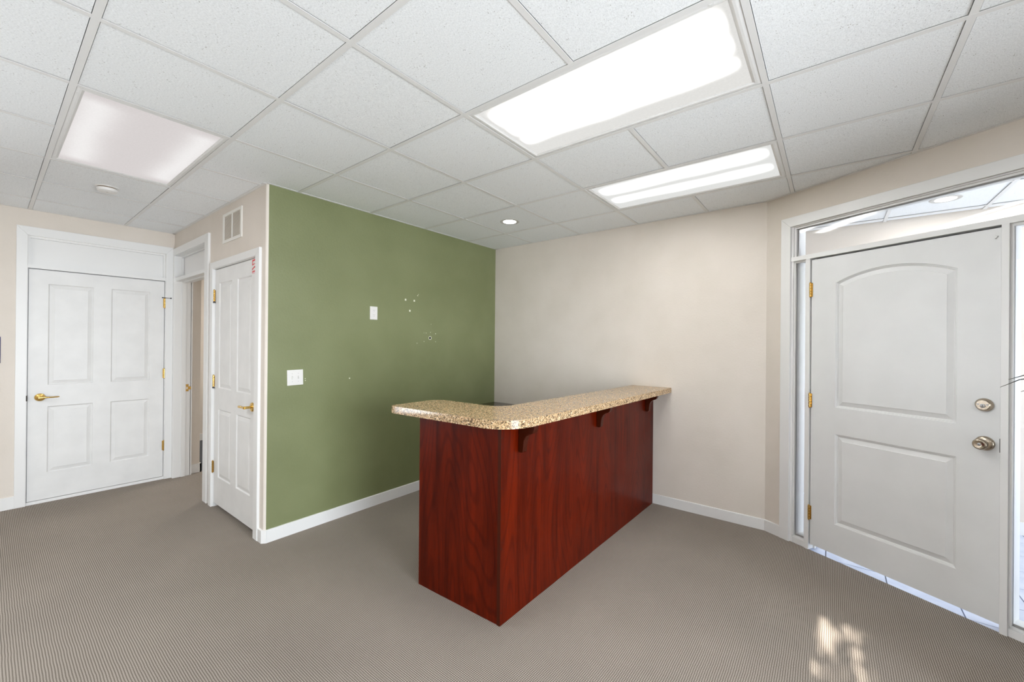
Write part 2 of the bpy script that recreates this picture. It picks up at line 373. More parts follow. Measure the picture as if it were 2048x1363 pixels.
wall('wall_right', FD, [((-0.0, 0, -0.03), (SA, TH, ZT)), ((SA, 0, 2.37), (SB, TH, ZT)), ((SB, 0, -0.03), (S_END, TH, ZT))], M_BEIGE, 'angled beige wall framing the entry door and its transom')
WY0, WY1, WZ0, WZ1 = -0.9, 1.9, 0.12, 2.1      # window in the wall on the right, out of frame
wall('wall_right_rear', FR, [((-Y_DEND - 0.1, 0, -0.03), (-WY1, 0.15, ZT)), ((-WY0, 0, -0.03), (-YS, 0.15, ZT)), ((-WY1, 0, -0.03), (-WY0, 0.15, WZ0)), ((-WY1, 0, WZ1), (-WY0, 0.15, ZT))], M_BEIGE, 'beige outside wall with the broad window, out of frame')
NX0, NX1, NZ0, NZ1 = -0.065, 0.165, 0.3, 2.26   # narrow opening added and sized to shape the sun patch
wall('wall_rear', FS, [((-XR, 0, -0.03), (-NX1, 0.15, ZT)), ((-NX1, 0, -0.03), (-NX0, 0.15, NZ0)), ((-NX1, 0, NZ1), (-NX0, 0.15, ZT)), ((-NX0, 0, -0.03), (-XL + 0.13, 0.15, ZT))], M_BEIGE, 'beige wall behind the camera with one added narrow window')
# hall beyond the doorway
wall('wall_hall_far', ID, [((-7.42, 1.3, -0.03), (-7.29, 5.2, ZT))], M_BEIGE, 'beige wall at the end of the room past the doorway')
wall('wall_hall_end', ID, [((-7.42, 5.0, -0.03), (XG - 0.1, 5.12, ZT)), ((-7.42, 1.3, -0.03), (XL - 0.13, 1.46, ZT)), ((-4.45, YC + TH, -0.03), (-4.35, 5.0, ZT)), ((-4.35, YC + 0.9, -0.03), (XG - 0.1, YC + 1.0, ZT))], M_BEIGE, 'beige walls enclosing the hall and the closet')
tag(obj('baseboard_hall', boxes(((-7.29, 1.5, 0), (-7.277, 5.0, 0.095)), ((XL, YC + TH, 0), (XL + 0.013, 1.475, 0.095)), ((XL - 0.13, 1.462, 0), (XL + 0.013, 1.475, 0.095))), M_WHITE), 'white baseboard in the hall past the doorway', 'baseboard', kind='structure')
# vestibule behind the entry door
VX0, VX1, VY1 = -0.42, 2.9, 4.987
wall('wall_vestibule', ID, [((VX0 - 0.12, VY1, -0.05), (-0.34, VY1 + 0.12, ZT)), ((-0.34, VY1, 2.05), (0.58, VY1 + 0.12, ZT)), ((0.58, VY1, -0.05), (VX1, VY1 + 0.12, ZT)), ((VX0 - 0.12, YB + 0.14, -0.05), (VX0, VY1, ZT)),
     ((VX1, 2.2, -0.05), (VX1 + 0.12, 2.7, ZT)), ((VX1, 4.7, -0.05), (VX1 + 0.12, VY1 + 0.12, ZT)), ((VX1, 2.7, 2.3), (VX1 + 0.12, 4.7, ZT))], M_BEIGE, 'beige vestibule walls seen through the entry glass')
tag(obj('baseboard_vestibule', boxes(((0.66, VY1 - 0.013, -0.02), (VX1, VY1, 0.08)), ((VX0, YB + 0.16, -0.02), (VX0 + 0.013, VY1, 0.08))), M_WHITE), 'white baseboard in the vestibule', 'baseboard', kind='structure')

# vestibule tile floor, 12 inch tiles
def clip_poly(poly, a, b, c):                   # keep a*x+b*y>=c
    out = []
    for i in range(len(poly)):
        p, q = poly[i], poly[(i + 1) % len(poly)]; fp, fq = a * p[0] + b * p[1] - c, a * q[0] + b * q[1] - c
        if fp >= 0: out.append(p)
        if fp * fq < 0:
            t = fp / (fp - fq); out.append((p[0] + t * (q[0] - p[0]), p[1] + t * (q[1] - p[1])))
    return out
off = dn.x * XD + dn.y * YB
vf = tag(obj('floor_vestibule', boxes(((VX0, 2.0, -0.06), (VX1, VY1, -0.032))), M_GROUT), 'pale square floor tiles of the vestibule behind the entry door', 'floor', kind='structure')
vpoly = clip_poly([(VX0, 2.0), (VX1, 2.0), (VX1, VY1), (VX0, VY1)], dn.x, dn.y, off + 0.002)
for i in range(-2, 10):
    for j in range(-5, 6):
        x0, y0 = -0.022 + i * 0.3048, 3.56 + j * 0.3048
        g = 0.003
        p = [(x0 + g, y0 + g), (x0 + 0.3048 - g, y0 + g), (x0 + 0.3048 - g, y0 + 0.3048 - g), (x0 + g, y0 + 0.3048 - g)]
        for a_, b_, c_ in ((1, 0, VX0), (-1, 0, -VX1), (0, -1, -VY1), (dn.x, dn.y, off + 0.001)):
            p = clip_poly(p, a_, b_, c_)
            if len(p) < 3: break
        if len(p) < 3: continue
        bm = B(); prism(bm, p, -0.032, -0.02 + random.uniform(-0.0006, 0.0004)); obj('tile', bm, M_TILEV, vf)

# ------------------------------------------------------------------ ceiling: tiles on a 2 ft grid
room = [(XL, YS), (XR, YS), (XR, Y_DEND), (XD, YB), (XG, YB), (XG, YC), (XL, YC)]
ceiling = tag(obj('ceiling', boxes(((-7.5, YS - 0.2, ZT), (VX1 + 0.2, 5.2, ZT + 0.1))), M_TILE), 'suspended ceiling of white square speckled tiles in a metal grid', 'ceiling', kind='structure')
def in_room_poly(x0, x1, y0, y1):
    p = [(x0, y0), (x1, y0), (x1, y1), (x0, y1)]
    for a_, b_, c_ in ((1, 0, XL), (-1, 0, -XR), (0, 1, YS), (0, -1, -YB), (-dn.x, -dn.y, -off)):
        p = clip_poly(p, a_, b_, c_)
        if len(p) < 3: return None
    return p
LIGHTS = {(-4, -1), (-3, -1), (0, 1), (1, 1), (0, 3), (1, 3), (-4, -5), (-3, -5), (0, -4), (1, -4), (4, -3), (5, -3), (-4, -3), (-3, -3)}
tile_me = None
t = 0.0138
for i in range(-7, 7):
    for j in range(-7, 6):
        if (i, j) in LIGHTS: continue
        x0, x1, y0, y1 = GX + i * G, GX + (i + 1) * G, GY + j * G, GY + (j + 1) * G
        polys = []
        if y1 > YC and x0 < XG:                          # cells cut by the closet block
            if y0 < YC: polys.append(in_room_poly(x0 + t, x1 - t, y0 + t, YC))
            if x1 > XG: polys.append(in_room_poly(XG, x1 - t, max(y0 + t, YC) if y0 < YC else y0 + t, y1 - t))
        else: polys.append(in_room_poly(x0 + t, x1 - t, y0 + t, y1 - t))
        for p in polys:
            if not p or len(p) < 3: continue
            full = len(p) == 4 and abs(p[1][0] - p[0][0] - (G - 2 * t)) < 1e-6 and abs(p[2][1] - p[1][1] - (G - 2 * t)) < 1e-6
            dz = random.uniform(-0.0008, 0.0008)
            if full:
                if tile_me is None:
                    bm = B(); prism(bm, [(-G / 2 + t, -G / 2 + t), (G / 2 - t, -G / 2 + t), (G / 2 - t, G / 2 - t), (-G / 2 + t, G / 2 - t)], 0, 0.015)
                    o = obj('ceiling_tile', bm, M_TILE, ceiling, T((x0 + x1) / 2, (y0 + y1) / 2, H + 0.003 + dz)); tile_me = o.data
                else:
                    o = bpy.data.objects.new('ceiling_tile', tile_me); COL.objects.link(o); o.parent = ceiling; o.location = ((x0 + x1) / 2, (y0 + y1) / 2, H + 0.003 + dz)
            else:
                bm = B(); prism(bm, p, H + 0.003 + dz, H + 0.018 + dz); obj('ceiling_tile', bm, M_TILE, ceiling)
tw = 0.012
def span_y(y):                                            # room extent in x at this y
    xr = XR if dn.x * XR + dn.y * y <= off else (off - dn.y * y) / dn.x
    return (XL if y < YC else XG), xr
def span_x(x):
    ym = YB if dn.x * x + dn.y * YB <= off else (off - dn.x * x) / dn.y
    return YS, (min(ym, YC) if x < XG else ym)
for j in range(-6, 6):                                    # main tees along X
    y = GY + j * G
    if y > YB - 0.03: continue
    a, b = span_y(y)
    bm = boxes(((a, y - tw, H), (b, y + tw, H + 0.0022)), ((a, y - 0.0015, H + 0.002), (b, y + 0.0015, H + 0.04)))
    obj('main_tee', bm, M_TEE, ceiling)
for i in range(-6, 7):                                    # cross tees along Y, one per cell
    x = GX + i * G
    y0r, y1r = span_x(x)
    for j in range(-7, 6):
        if (i, j) in LIGHTS and (i - 1, j) in LIGHTS: continue
        a, b = max(GY + j * G + tw, y0r), min(GY + (j + 1) * G - tw, y1r)
        if b - a < 0.02 or x > XR: continue
        obj('cross_tee', boxes(((x - tw, a, H + 0.0002), (x + tw, b, H + 0.0022)), ((x - 0.0015, a, H + 0.002), (x + 0.0015, b, H + 0.04))), M_TEE, ceiling)
def angle_strip(fr, s0, s1):
    return obj('wall_angle', boxes(((s0, -0.021, H - 0.0004), (s1, 0.0, H + 0.0018))), M_TEE, ceiling, fr)
angle_strip(FL, YS, YC); angle_strip(FC, XL, XG); angle_strip(FG, YC, YB); angle_strip(FB, XG, XD); angle_strip(FD, 0, S_END); angle_strip(FR, -Y_DEND, -YS); angle_strip(FS, -XR, -XL)
# vestibule ceiling
vc = tag(obj('ceiling_vestibule', boxes(((VX0, 2.0, H + 0.03), (VX1, VY1, H + 0.05))), M_TILE), 'white tiled ceiling of the vestibule above the entry glass', 'ceiling', kind='structure')
vxs = [VX0, -0.232, 0.3775, 0.987, 1.597, 2.206, VX1]; vys = [2.0, 2.44, 3.05, 3.655, 4.265, 4.874, VY1]
for a, b in zip(vxs, vxs[1:]):
    for c, d in zip(vys, vys[1:]):
        p = clip_poly([(a + t, c + t), (b - t, c + t), (b - t, d - t), (a + t, d - t)], dn.x, dn.y, off + TH)
        if len(p) >= 3: bm = B(); prism(bm, p, H + 0.007, H + 0.02); obj('ceiling_tile', bm, M_TILE, vc)
for x in vxs[1:-1]:
    y0 = (off + TH - dn.x * x) / dn.y
    obj('cross_tee', boxes(((x - tw, y0, H), (x + tw, VY1, H + 0.003))), M_TEE, vc)
for y in vys[1:-1]:
    x0 = max(VX0, (off + TH - dn.y * y) / dn.x)
    obj('main_tee', boxes(((x0, y - tw, H + 0.0003), (VX1, y + tw, H + 0.003))), M_TEE, vc)
tag(obj('ceiling_hall', boxes(((-7.3, YC + TH, H), (-4.4, 5.0, H + 0.03))), M_TILE), 'plain white ceiling of the hall past the doorway', 'ceiling', kind='structure')

# ------------------------------------------------------------------ ceiling lights
def troffer(i0, j0, lens, label, group='lensed fluorescent troffers in the tile grid'):
    cx, cy = GX + (i0 + 1) * G, GY + (j0 + 0.5) * G
    r = empty('ceiling_light', T(cx, cy, H), label, 'ceiling light', group)
    L, W = G, G / 2
    bm = B()
    o0, o1 = (L - 0.013, W - 0.013), (L - 0.046, W - 0.040)
    prof = [(0.0, 0.0025), (0.012, 0.0008), (0.020, 0.0008), (0.026, 0.004), (0.031, 0.006)]
    rings = []
    for ins, z in prof + [(0.031, 0.02), (0.0, 0.02)]:
        fx, fy = o0[0] - ins * (o0[0] - o1[0]) / 0.031, o0[1] - ins * (o0[1] - o1[1]) / 0.031
        rings.append([bm.verts.new((sx * fx, sy * fy, z)) for sx, sy in ((-1, -1), (1, -1), (1, 1), (-1, 1))])
    rings.append(rings[0])
    for a, b in zip(rings, rings[1:]):
        for k in range(4): bm.faces.new((a[k], a[(k + 1) % 4], b[(k + 1) % 4], b[k]))
    obj('lamp_frame', bm, M_TEE, r)
    obj('lens', boxes(((-o1[0], -o1[1], 0.0065), (o1[0], o1[1], 0.010))), lens, r)
    obj('lamp_housing', boxes(((-L + 0.02, -W + 0.02, 0.0205), (L - 0.02, W - 0.02, 0.07))), M_TEE, r)
    for sx in (-1, 1): obj('latch', boxes(((sx * (L - 0.09) - 0.008, -W + 0.018, -0.0005), (sx * (L - 0.09) + 0.008, -W + 0.024, 0.002))), M_TEE, r)
    return r
HL, HW = G - 0.046, G / 2 - 0.04
L_A = lens_mat('lens_glow_near', HL, HW, 0.86, 27.0, [(-0.58, 0.20), (-0.10, 0.15), (0.36, 0.11)], (1, 0.995, 0.98, 1), (1.0, 0.99, 0.955, 1))
L_B = lens_mat('lens_glow_far', HL, HW, 0.86, 27.0, [(-0.56, 0.16), (0.30, 0.13)], (1, 1, 1, 1), (0.98, 0.985, 0.96, 1))
L_C = lens_mat('lens_glow_dim', HL, HW, 0.77, 0.98, [(0.85, 0.3), (-0.75, 0.3)], (1, 0.975, 0.965, 1), (0.99, 0.93, 0.92, 1))
L_D = lens_mat('lens_glow_added', HL, HW, 0.85, 3.6, [(0.45, 0.5), (-0.45, 0.5)])
troffer(0, 1, L_A, 'larger bright lensed ceiling light, the one nearest the top edge of the photo')
troffer(0, 3, L_B, 'bright lensed ceiling light nearer the beige back wall, two glowing tube bands')
troffer(-4, -1, L_C, 'dim pinkish ceiling light near the smoke detector and the wide white door')
for i0, j0, s in ((-4, -5, 'in the rear left of the ceiling, behind the camera'), (-4, -3, 'just out of frame above the left edge, before the pinkish one'), (0, -4, 'in the middle of the ceiling just behind the camera'), (4, -3, 'near the broad right window, behind the camera')):  # unseen troffers and lamps added to brighten the room
    troffer(i0, j0, L_D, 'added lensed ceiling light ' + s)
    area('added_troffer_lamp', (GX + (i0 + 1) * G, GY + (j0 + 0.5) * G, H - 0.003), (0, 0, -1), 1.1, 0.5, P_TROF, (0.97, 0.985, 1.0))

M_CAN = mat('recessed_trim_grey', srgb(196, 194, 190), 0.4)
M_CANL = emis('recessed_lens', (1, 0.99, 0.97, 1), 7.0)
def recessed(x, y, label):
    r = empty('recessed_light', T(x, y, H + 0.006), label, 'recessed light')
    bm = B(); lathe(bm, [(0.062, 0.012), (0.060, 0.0), (0.066, -0.004), (0.088, -0.004), (0.092, -0.001), (0.092, 0.001)], 40); 
    obj('trim_ring', bm, M_CAN, r, smooth=True)
    bm = B(); lathe(bm, [(0.060, -0.0045), (0.060, -0.001)], 40); obj('lens', bm, M_CANL, r)
recessed(-2.385, 2.985, 'small round recessed ceiling light above the green wall corner')
recessed(0.69, 4.50, 'small round recessed light seen through the glass above the entry door')

# smoke detector
r = empty('smoke_detector', T(-4.275, 0.548, H + 0.007), 'round white smoke detector on the ceiling near the wide door', 'smoke detector')
bm = B(); lathe(bm, [(0.066, 0.0), (0.066, -0.006), (0.060, -0.010)], 40); obj('base', bm, M_PLASTIC, r, smooth=True)
bm = B(); lathe(bm, [(0.052, -0.010), (0.052, -0.016)], 40); obj('vent_ring', bm, mat('amber_mesh', srgb(110, 84, 40), 0.6), r, smooth=True)
bm = B(); lathe(bm, [(0.057, -0.016), (0.058, -0.022), (0.054, -0.034), (0.044, -0.041), (0.02, -0.043)], 40); obj('cover', bm, M_PLASTIC, r, smooth=True)
bm = B(); lathe(bm, [(0.006, -0.043), (0.005, -0.0445)], 16, center=(0.015, 0.0, 0)); obj('test_button', bm, M_CAN, r)

# ------------------------------------------------------------------ doors
PROF = [(0.0, 0.0), (0.002, 0.0012), (0.0065, 0.0072), (0.010, 0.0088), (0.013, 0.0086), (0.037, 0.0030), (0.0385, 0.0016)]
def outline(p, tin, n=28):
    s0, s1, z0, z1 = p['s0'] + tin, p['s1'] - tin, p['z0'] + tin, p['z1'] - tin
    pts = [(s0, z0), (s1, z0)]
    R = p.get('R')
    if R:
        cs, hw = (p['s0'] + p['s1']) / 2, (p['s1'] - p['s0']) / 2
        cz = p['z1'] - math.sqrt(R * R - hw * hw)
        for k in range(n + 1):
            s = s1 + (s0 - s1) * k / n; pts.append((s, cz + math.sqrt((R - tin) ** 2 - (s - cs) ** 2)))
    else: pts += [(s1, z1), (s0, z1)]
    return pts
def slab_door(name, fr, s0, s1, z0, z1, y0, panels, m, label, prof=PROF, th=0.04):
    """Door slab; local origin at the slab's lower left corner. panels in wall coordinates."""
    L = fr @ T(s0, 0, 0)
    bm = B(); fd = 0.014; o = s0
    ss = sorted({s0, s1} | {p['s0'] for p in panels} | {p['s1'] for p in panels}); zs = sorted({z0, z1} | {p['z0'] for p in panels} | {p['z1'] for p in panels})
    def quad(a, b, c, d):
        bm.faces.new([bm.verts.new((q[0] - o, y0, q[1])) for q in (a, b, c, d)])
    for a, b in zip(ss, ss[1:]):
        for c, d in zip(zs, zs[1:]):
            cs, cz = (a + b) / 2, (c + d) / 2
            if any(p['s0'] < cs < p['s1'] and p['z0'] < cz < p['z1'] for p in panels): continue
            ar = [p for p in panels if p.get('R') and abs(p['s0'] - a) < 1e-6 and abs(p['s1'] - b) < 1e-6 and abs(p['z1'] - c) < 1e-6]
            if ar:
                arc = outline(ar[0], 0.0)[2:]
                for u, v in zip(arc, arc[1:]): quad((u[0], d), (v[0], d), v, u)
            else: quad((a, c), (b, c), (b, d), (a, d))
    box(bm, (s0 - o, y0 + fd, z0), (s1 - o, y0 + th, z1))
    for a, b in (((s0, z0), (s1, z0)), ((s1, z0), (s1, z1)), ((s1, z1), (s0, z1)), ((s0, z1), (s0, z0))):
        bm.faces.new([bm.verts.new(q) for q in ((a[0] - o, y0, a[1]), (b[0] - o, y0, b[1]), (b[0] - o, y0 + fd, b[1]), (a[0] - o, y0 + fd, a[1]))])
    bmesh.ops.remove_doubles(bm, verts=bm.verts, dist=1e-5)
    door = obj(name, bm, m, mw=L); tag(door, label, 'door', kind='structure')
    for p in panels:
        bm = B(); rings = []
        for tin, dep in prof: rings.append([bm.verts.new((q[0] - o, y0 + dep, q[1])) for q in outline(p, tin)])
        for a, b in zip(rings, rings[1:]):
            n = len(a)
            for k in range(n): bm.faces.new((a[k], a[(k + 1) % n], b[(k + 1) % n], b[k]))
        bm.faces.new(rings[-1])
        obj('door_panel', bm, m, door)
    return door, L
def hinge(door, s, z, y=-0.004, mt=None, tilt=0, hgt=0.098):
    """Knuckle barrel in five segments with leaf edges."""
    bm = B(); hh = hgt / 2
    for k in range(5):
        a = -hh + k * hgt / 5
        lathe(bm, [(0.0055, a + 0.0008), (0.0068, a + 0.0016), (0.0068, a + hgt / 5 - 0.0016), (0.0055, a + hgt / 5 - 0.0008)], 12, center=(s, y, z))
    lathe(bm, [(0.003, hh), (0.0058, hh + 0.002), (0.004, hh + 0.006)], 12, center=(s, y, z))
    lathe(bm, [(0.003, -hh - 0.006), (0.0058, -hh - 0.002), (0.003, -hh)], 12, center=(s, y, z))
    box(bm, (s - 0.013, -0.0005, z - hh), (s + 0.013, 0.0015, z + hh))
    return obj('hinge', bm, mt or M_BRASS, door, smooth=True)
def casing(name, fr, o, i, top_o, top_i, label, m=M_WHITE, z0=0.0, th=0.018, bead=True, left=True, right=True):
    """Mitred casing: o=(s0,s1) outer, i=(s0,s1) inner. Legs and head are separate boards."""
    r = empty(name, fr @ T((o[0] + o[1]) / 2, 0, 0), label, 'door trim', kind='structure'); c = -(o[0] + o[1]) / 2
    def board(pts):
        bm = B(); extrude_y(bm, [(p[0] + c, p[1]) for p in pts], -th, 0.0)
        es = [e for e in bm.edges if all(v.co.y < -th + 1e-5 for v in e.verts)]
        bmesh.ops.bevel(bm, geom=es, offset=0.002, segments=1, affect='EDGES'); return bm
    if left: obj('casing_board', board([(o[0], z0), (i[0], z0), (i[0], top_i), (o[0], top_o)]), m, r)
    if right: obj('casing_board', board([(i[1], z0), (o[1], z0), (o[1], top_o), (i[1], top_i)]), m, r)
    obj('casing_board', board([(i[0], top_i), (i[1], top_i), (o[1], top_o), (o[0], top_o)]), m, r)
    return r, c
def kid(r, c, name, m, *bs, bev=0.0):
    bm = B()
    for a, b in bs: box(bm, (a[0] + c, a[1], a[2]), (b[0] + c, b[1], b[2]), bev)
    return obj(name, bm, m, r)

# --- wide four-panel door with a blank transom panel, left wall
four = [dict(s0=a, s1=b, z0=c, z1=d) for a, b in ((0.343, 0.629), (0.748, 1.034)) for c, d in ((0.262, 0.853), (1.043, 1.948))]
door1, LD1 = slab_door('door_1', FL, 0.229, 1.146, 0.030, 2.066, 0.004, four, M_DOOR, 'wide white four panel door with brass lever in the left wall')
tr1, c = casing('trim_1', FL, (0.158, 1.214), (0.222, 1.153), 2.432, 2.356, 'white casing with blank transom panel around the wide door')
kid(tr1, c, 'transom_panel', M_WHITE, ((0.222, 0.028, 2.10), (1.153, 0.04, 2.356)))
for n_, a, b in (('stop_bead', (0.222, 0.004, 2.338), (1.153, 0.028, 2.356)), ('stop_bead', (0.222, 0.004, 2.106), (0.238, 0.028, 2.338)), ('stop_bead', (1.137, 0.004, 2.106), (1.153, 0.028, 2.338)), ('transom_bar', (0.222, -0.012, 2.074), (1.153, 0.05, 2.106)),
                 ('jamb', (0.21, 0.0, 0.0), (0.225, 0.12, 2.074)), ('jamb', (1.150, 0.0, 0.0), (1.165, 0.12, 2.074)), ('door_stop', (0.225, 0.046, 0.0), (1.150, 0.06, 2.074)), ('threshold', (0.222, -0.003, 0.0), (1.153, 0.08, 0.026))):
    kid(tr1, c, n_, M_WHITE, (a, b))
def lever(door, s, z, direction, mt=M_BRASS, flat=False, length=0.10):
    """rosette + neck + lever, pointing along direction (+1/-1)."""
    bm = B(); lathe(bm, [(0.034, 0.003), (0.034, -0.002), (0.030, -0.008), (0.018, -0.011), (0.012, -0.013)], 32, axis='y', center=(s, 0, z)); ro = obj('rosette', bm, mt, door, smooth=True)
    bm = B(); d = direction
    if flat:
        tube(bm, [(s, -0.010, z), (s, -0.052, z)], 0.010, 14)
        tube(bm, [(s - 0.004 * d, -0.052, z), (s + 0.02 * d, -0.056, z), (s + 0.06 * d, -0.056, z)], [0.011, 0.009, 0.007], 12)
        box(bm, (s + 0.048 * d, -0.062, z - 0.008), (s + 0.105 * d, -0.046, z + 0.008), 0.003)
    else:
        tube(bm, [(s, -0.010, z), (s, -0.045, z)], 0.011, 14)
        tube(bm, [(s - 0.006 * d, -0.048, z), (s + 0.015 * d, -0.052, z + 0.001), (s + 0.055 * d, -0.050, z - 0.001), (s + length * d, -0.045, z - 0.002), (s + (length + 0.012) * d, -0.036, z - 0.001)], [0.011, 0.009, 0.0065, 0.0055, 0.004], 12)
    return obj('door_handle', bm, mt, door, smooth=True)
o = 0.229
lever(door1, 0.300 - o, 0.938, 1)
for z in (1.842, 1.107, 0.352): hinge(door1, 1.150 - o, z)
bm = B(); tube(bm, [(1.150 - o - 0.02, -0.016, 1.898), (1.150 - o + 0.045, -0.020, 1.896)], 0.0028, 8); lathe(bm, [(0.007, -0.008), (0.007, 0.004)], 12, axis='y', center=(1.150 - o + 0.045, -0.016, 1.896)); lathe(bm, [(0.006, -0.004), (0.006, 0.006)], 12, axis='y', center=(1.150 - o - 0.02, -0.012, 1.898))
obj('door_stop_pin', bm, M_DARKSTEEL, door1)
obj('latch_plate', boxes(((0.219 - o, -0.0192, 0.912), (0.2285 - o, -0.004, 0.960))), M_GAP, door1)

# --- closet door
fourc = [dict(s0=a, s1=b, z0=c_, z1=d) for a, b in ((-4.184, -3.890), (-3.771, -3.485)) for c_, d in ((0.274, 0.864), (1.044, 1.951))]
door2, LD2 = slab_door('door_2', FC, -4.285, -3.372, 0.038, 2.070, 0.004, fourc, M_DOOR, 'narrower white four panel closet door beside the green wall')
tr2, c = casing('trim_2', FC, (-4.357, -3.293), (-4.292, -3.366), 2.136, 2.078, 'white casing around the closet door')
for n_, a, b in (('jamb', (-4.305, 0.0, 0.0), (-4.2875, 0.12, 2.09)), ('jamb', (-3.3695, 0.0, 0.0), (-3.352, 0.12, 2.09)), ('jamb', (-4.2875, 0.0, 2.075), (-3.3695, 0.12, 2.09)), ('door_stop', (-4.2875, 0.046, 2.06), (-3.3695, 0.06, 2.075)),
                 ('door_stop', (-4.2875, 0.046, 0.0), (-4.275, 0.06, 2.06)), ('door_stop', (-3.382, 0.046, 0.0), (-3.3695, 0.06, 2.06))):
    kid(tr2, c, n_, M_WHITE, (a, b))
o = -4.285
lever(door2, -3.442 - o, 0.955, -1, flat=True)
for z in (1.846, 1.100, 0.350): hinge(door2, -4.2890 - o, z)
for z in (1.790, 1.044): 
    bm = B(); lathe(bm, [(0.006, -0.010), (0.006, 0.0)], 10, center=(-4.289 - o, -0.006, z + 0.003)); lathe(bm, [(0.006, -0.010), (0.006, 0.0)], 10, center=(-4.272 - o, -0.004, z + 0.003)); obj('bumper', bm, M_DARKSTEEL, door2)
# red and white sticker at the top corner of the closet door
st = empty('sticker', FC @ T(-3.446, 0.0035, 2.015), 'small white sticker with red lettering on the closet door top corner', 'sticker')
obj('sticker_sheet', boxes(((-0.030, -0.0008, -0.056), (0.032, 0.0, 0.056))), M_PLASTIC, st)
def red(pts):
    bm = B(); extrude_y(bm, pts, -0.0014, -0.0006); obj('lettering', bm, M_RED, st)
red([(-0.026, 0.036), (0.030, 0.040), (0.030, 0.050), (-0.026, 0.046)])
red([(-0.026, 0.004), (-0.017, 0.010), (-0.017, 0.036), (-0.026, 0.036)]); red([(-0.020, 0.006), (0.006, 0.013), (0.030, 0.014), (0.030, 0.019), (0.004, 0.018), (-0.020, 0.016)])
red([(-0.026, -0.016), (-0.004, -0.010), (0.010, -0.003), (0.030, 0.000), (0.030, -0.012), (0.008, -0.014), (-0.010, -0.020), (-0.018, -0.026), (-0.026, -0.026)])
red([(-0.028, -0.030), (-0.020, -0.026), (-0.020, -0.016), (-0.028, -0.020)])
red([(-0.026, -0.046), (0.030, -0.042), (0.030, -0.034), (-0.026, -0.037)])
M_PINK = mat('pink_print', srgb(236, 176, 190), 0.6)
obj('lettering', boxes(((-0.028, -0.0012, 0.0505), (0.028, -0.0006, 0.0545))), M_PINK, st); obj('lettering', boxes(((-0.028, -0.0012, -0.0545), (0.028, -0.0006, -0.0485))), M_PINK, st)

# --- open doorway with glazed transom
tr3, c = casing('trim_3', FC, (XL + 0.002, -4.412), (-5.486, -4.512), 2.418, 2.345, 'white casing and jambs of the open doorway in the corner')
for n_, a, b in (('jamb', (-5.505, -0.002, 0.0), (-5.488, TH + 0.004, 2.345)), ('jamb', (-4.512, -0.002, 0.0), (-4.498, TH + 0.004, 2.345)), ('jamb', (-5.488, -0.002, 2.343), (-4.512, TH + 0.004, 2.36)),
                 ('transom_bar', (-5.488, -0.004, 2.078), (-4.512, TH + 0.004, 2.112)), ('door_stop', (-5.488, 0.052, 0.0), (-5.477, 0.088, 2.078)), ('door_stop', (-4.523, 0.052, 0.0), (-4.512, 0.088, 2.078)), ('door_stop', (-5.477, 0.052, 2.066), (-4.523, 0.088, 2.078)),
                 ('stop_bead', (-5.488, 0.046, 2.112), (-5.476, 0.064, 2.343)), ('stop_bead', (-4.524, 0.046, 2.112), (-4.512, 0.064, 2.343)), ('stop_bead', (-5.476, 0.046, 2.331), (-4.524, 0.064, 2.343)), ('stop_bead', (-5.476, 0.046, 2.112), (-4.524, 0.064, 2.122))):
    kid(tr3, c, n_, M_WHITE, (a, b))
kid(tr3, c, 'transom_glass', M_FROST, ((-5.488, 0.066, 2.112), (-4.512, 0.072, 2.343)))
kid(tr3, c, 'casing_back', M_WHITE, ((XL + 0.01, TH, 0.0), (-5.488, TH + 0.016, 2.41)), ((-4.512, TH, 0.0), (-4.44, TH + 0.016, 2.41)), ((-5.488, TH, 2.345), (-4.512, TH + 0.016, 2.41)))
kid(tr3, c, 'strike_plate', M_BRASS, ((-5.4882, 0.090, 0.907), (-5.4865, 0.115, 0.983)), ((-5.4882, 0.112, 0.925), (-5.4855, 0.136, 0.958)))
kid(tr3, c, 'strike_hole', M_PLASTIC, ((-5.4866, 0.095, 0.930), (-5.4862, 0.107, 0.955)))

# --- vestibule inner door (seen through the narrow side glass)
door4, _ = slab_door('door_4', frame((0, VY1, 0), (1, 0, 0)), -0.33, 0.57, -0.01, 2.04, 0.02, [dict(s0=-0.21, s1=0.45, z0=0.25, z1=0.85), dict(s0=-0.21, s1=0.45, z0=1.03, z1=1.92)], M_WHITE, 'white door across the vestibule behind the entry side glass')
casing('trim_5', frame((0, VY1, 0), (1, 0, 0)), (-0.405, 0.645), (-0.335, 0.575), 2.12, 2.05, 'white casing of the door across the vestibule', z0=-0.02)

# --- entry door, arched top panel
ent = [dict(s0=0.488, s1=1.083, z0=1.033, z1=1.880, R=0.66), dict(s0=0.488, s1=1.083, z0=0.242, z1=0.853)]
PROF_E = [(0.0, 0.0), (0.002, 0.0030), (0.0045, 0.0030), (0.008, 0.0085), (0.010, 0.0080), (0.0135, 0.0125), (0.017, 0.0125), (0.040, 0.0050), (0.043, 0.0018)]
door3, LD3 = slab_door('door_3', FD, 0.334, 1.243, 0.040, 2.062, 0.003, ent, M_ENTRY, 'pale grey entry door with arched upper panel in the angled wall', PROF_E, 0.044)
tr4, c = casing('trim_4', FD, (0.124, 1.638), (0.194, 1.568), 2.402, 2.332, 'white casing, side lights and long glass transom of the entry')
W = M_WHITE
def k4(n_, a, b, m=W): return kid(tr4, c, n_, m, (a, b))
k4('jamb', (0.180, 0.0, 0.0), (0.207, TH + 0.01, 2.332)); k4('jamb', (1.558, 0.0, 0.0), (1.585, TH + 0.01, 2.332)); k4('jamb', (0.207, 0.0, 2.325), (1.558, TH + 0.01, 2.345))
k4('transom_bar', (0.195, -0.008, 2.074), (1.568, TH + 0.01, 2.106))
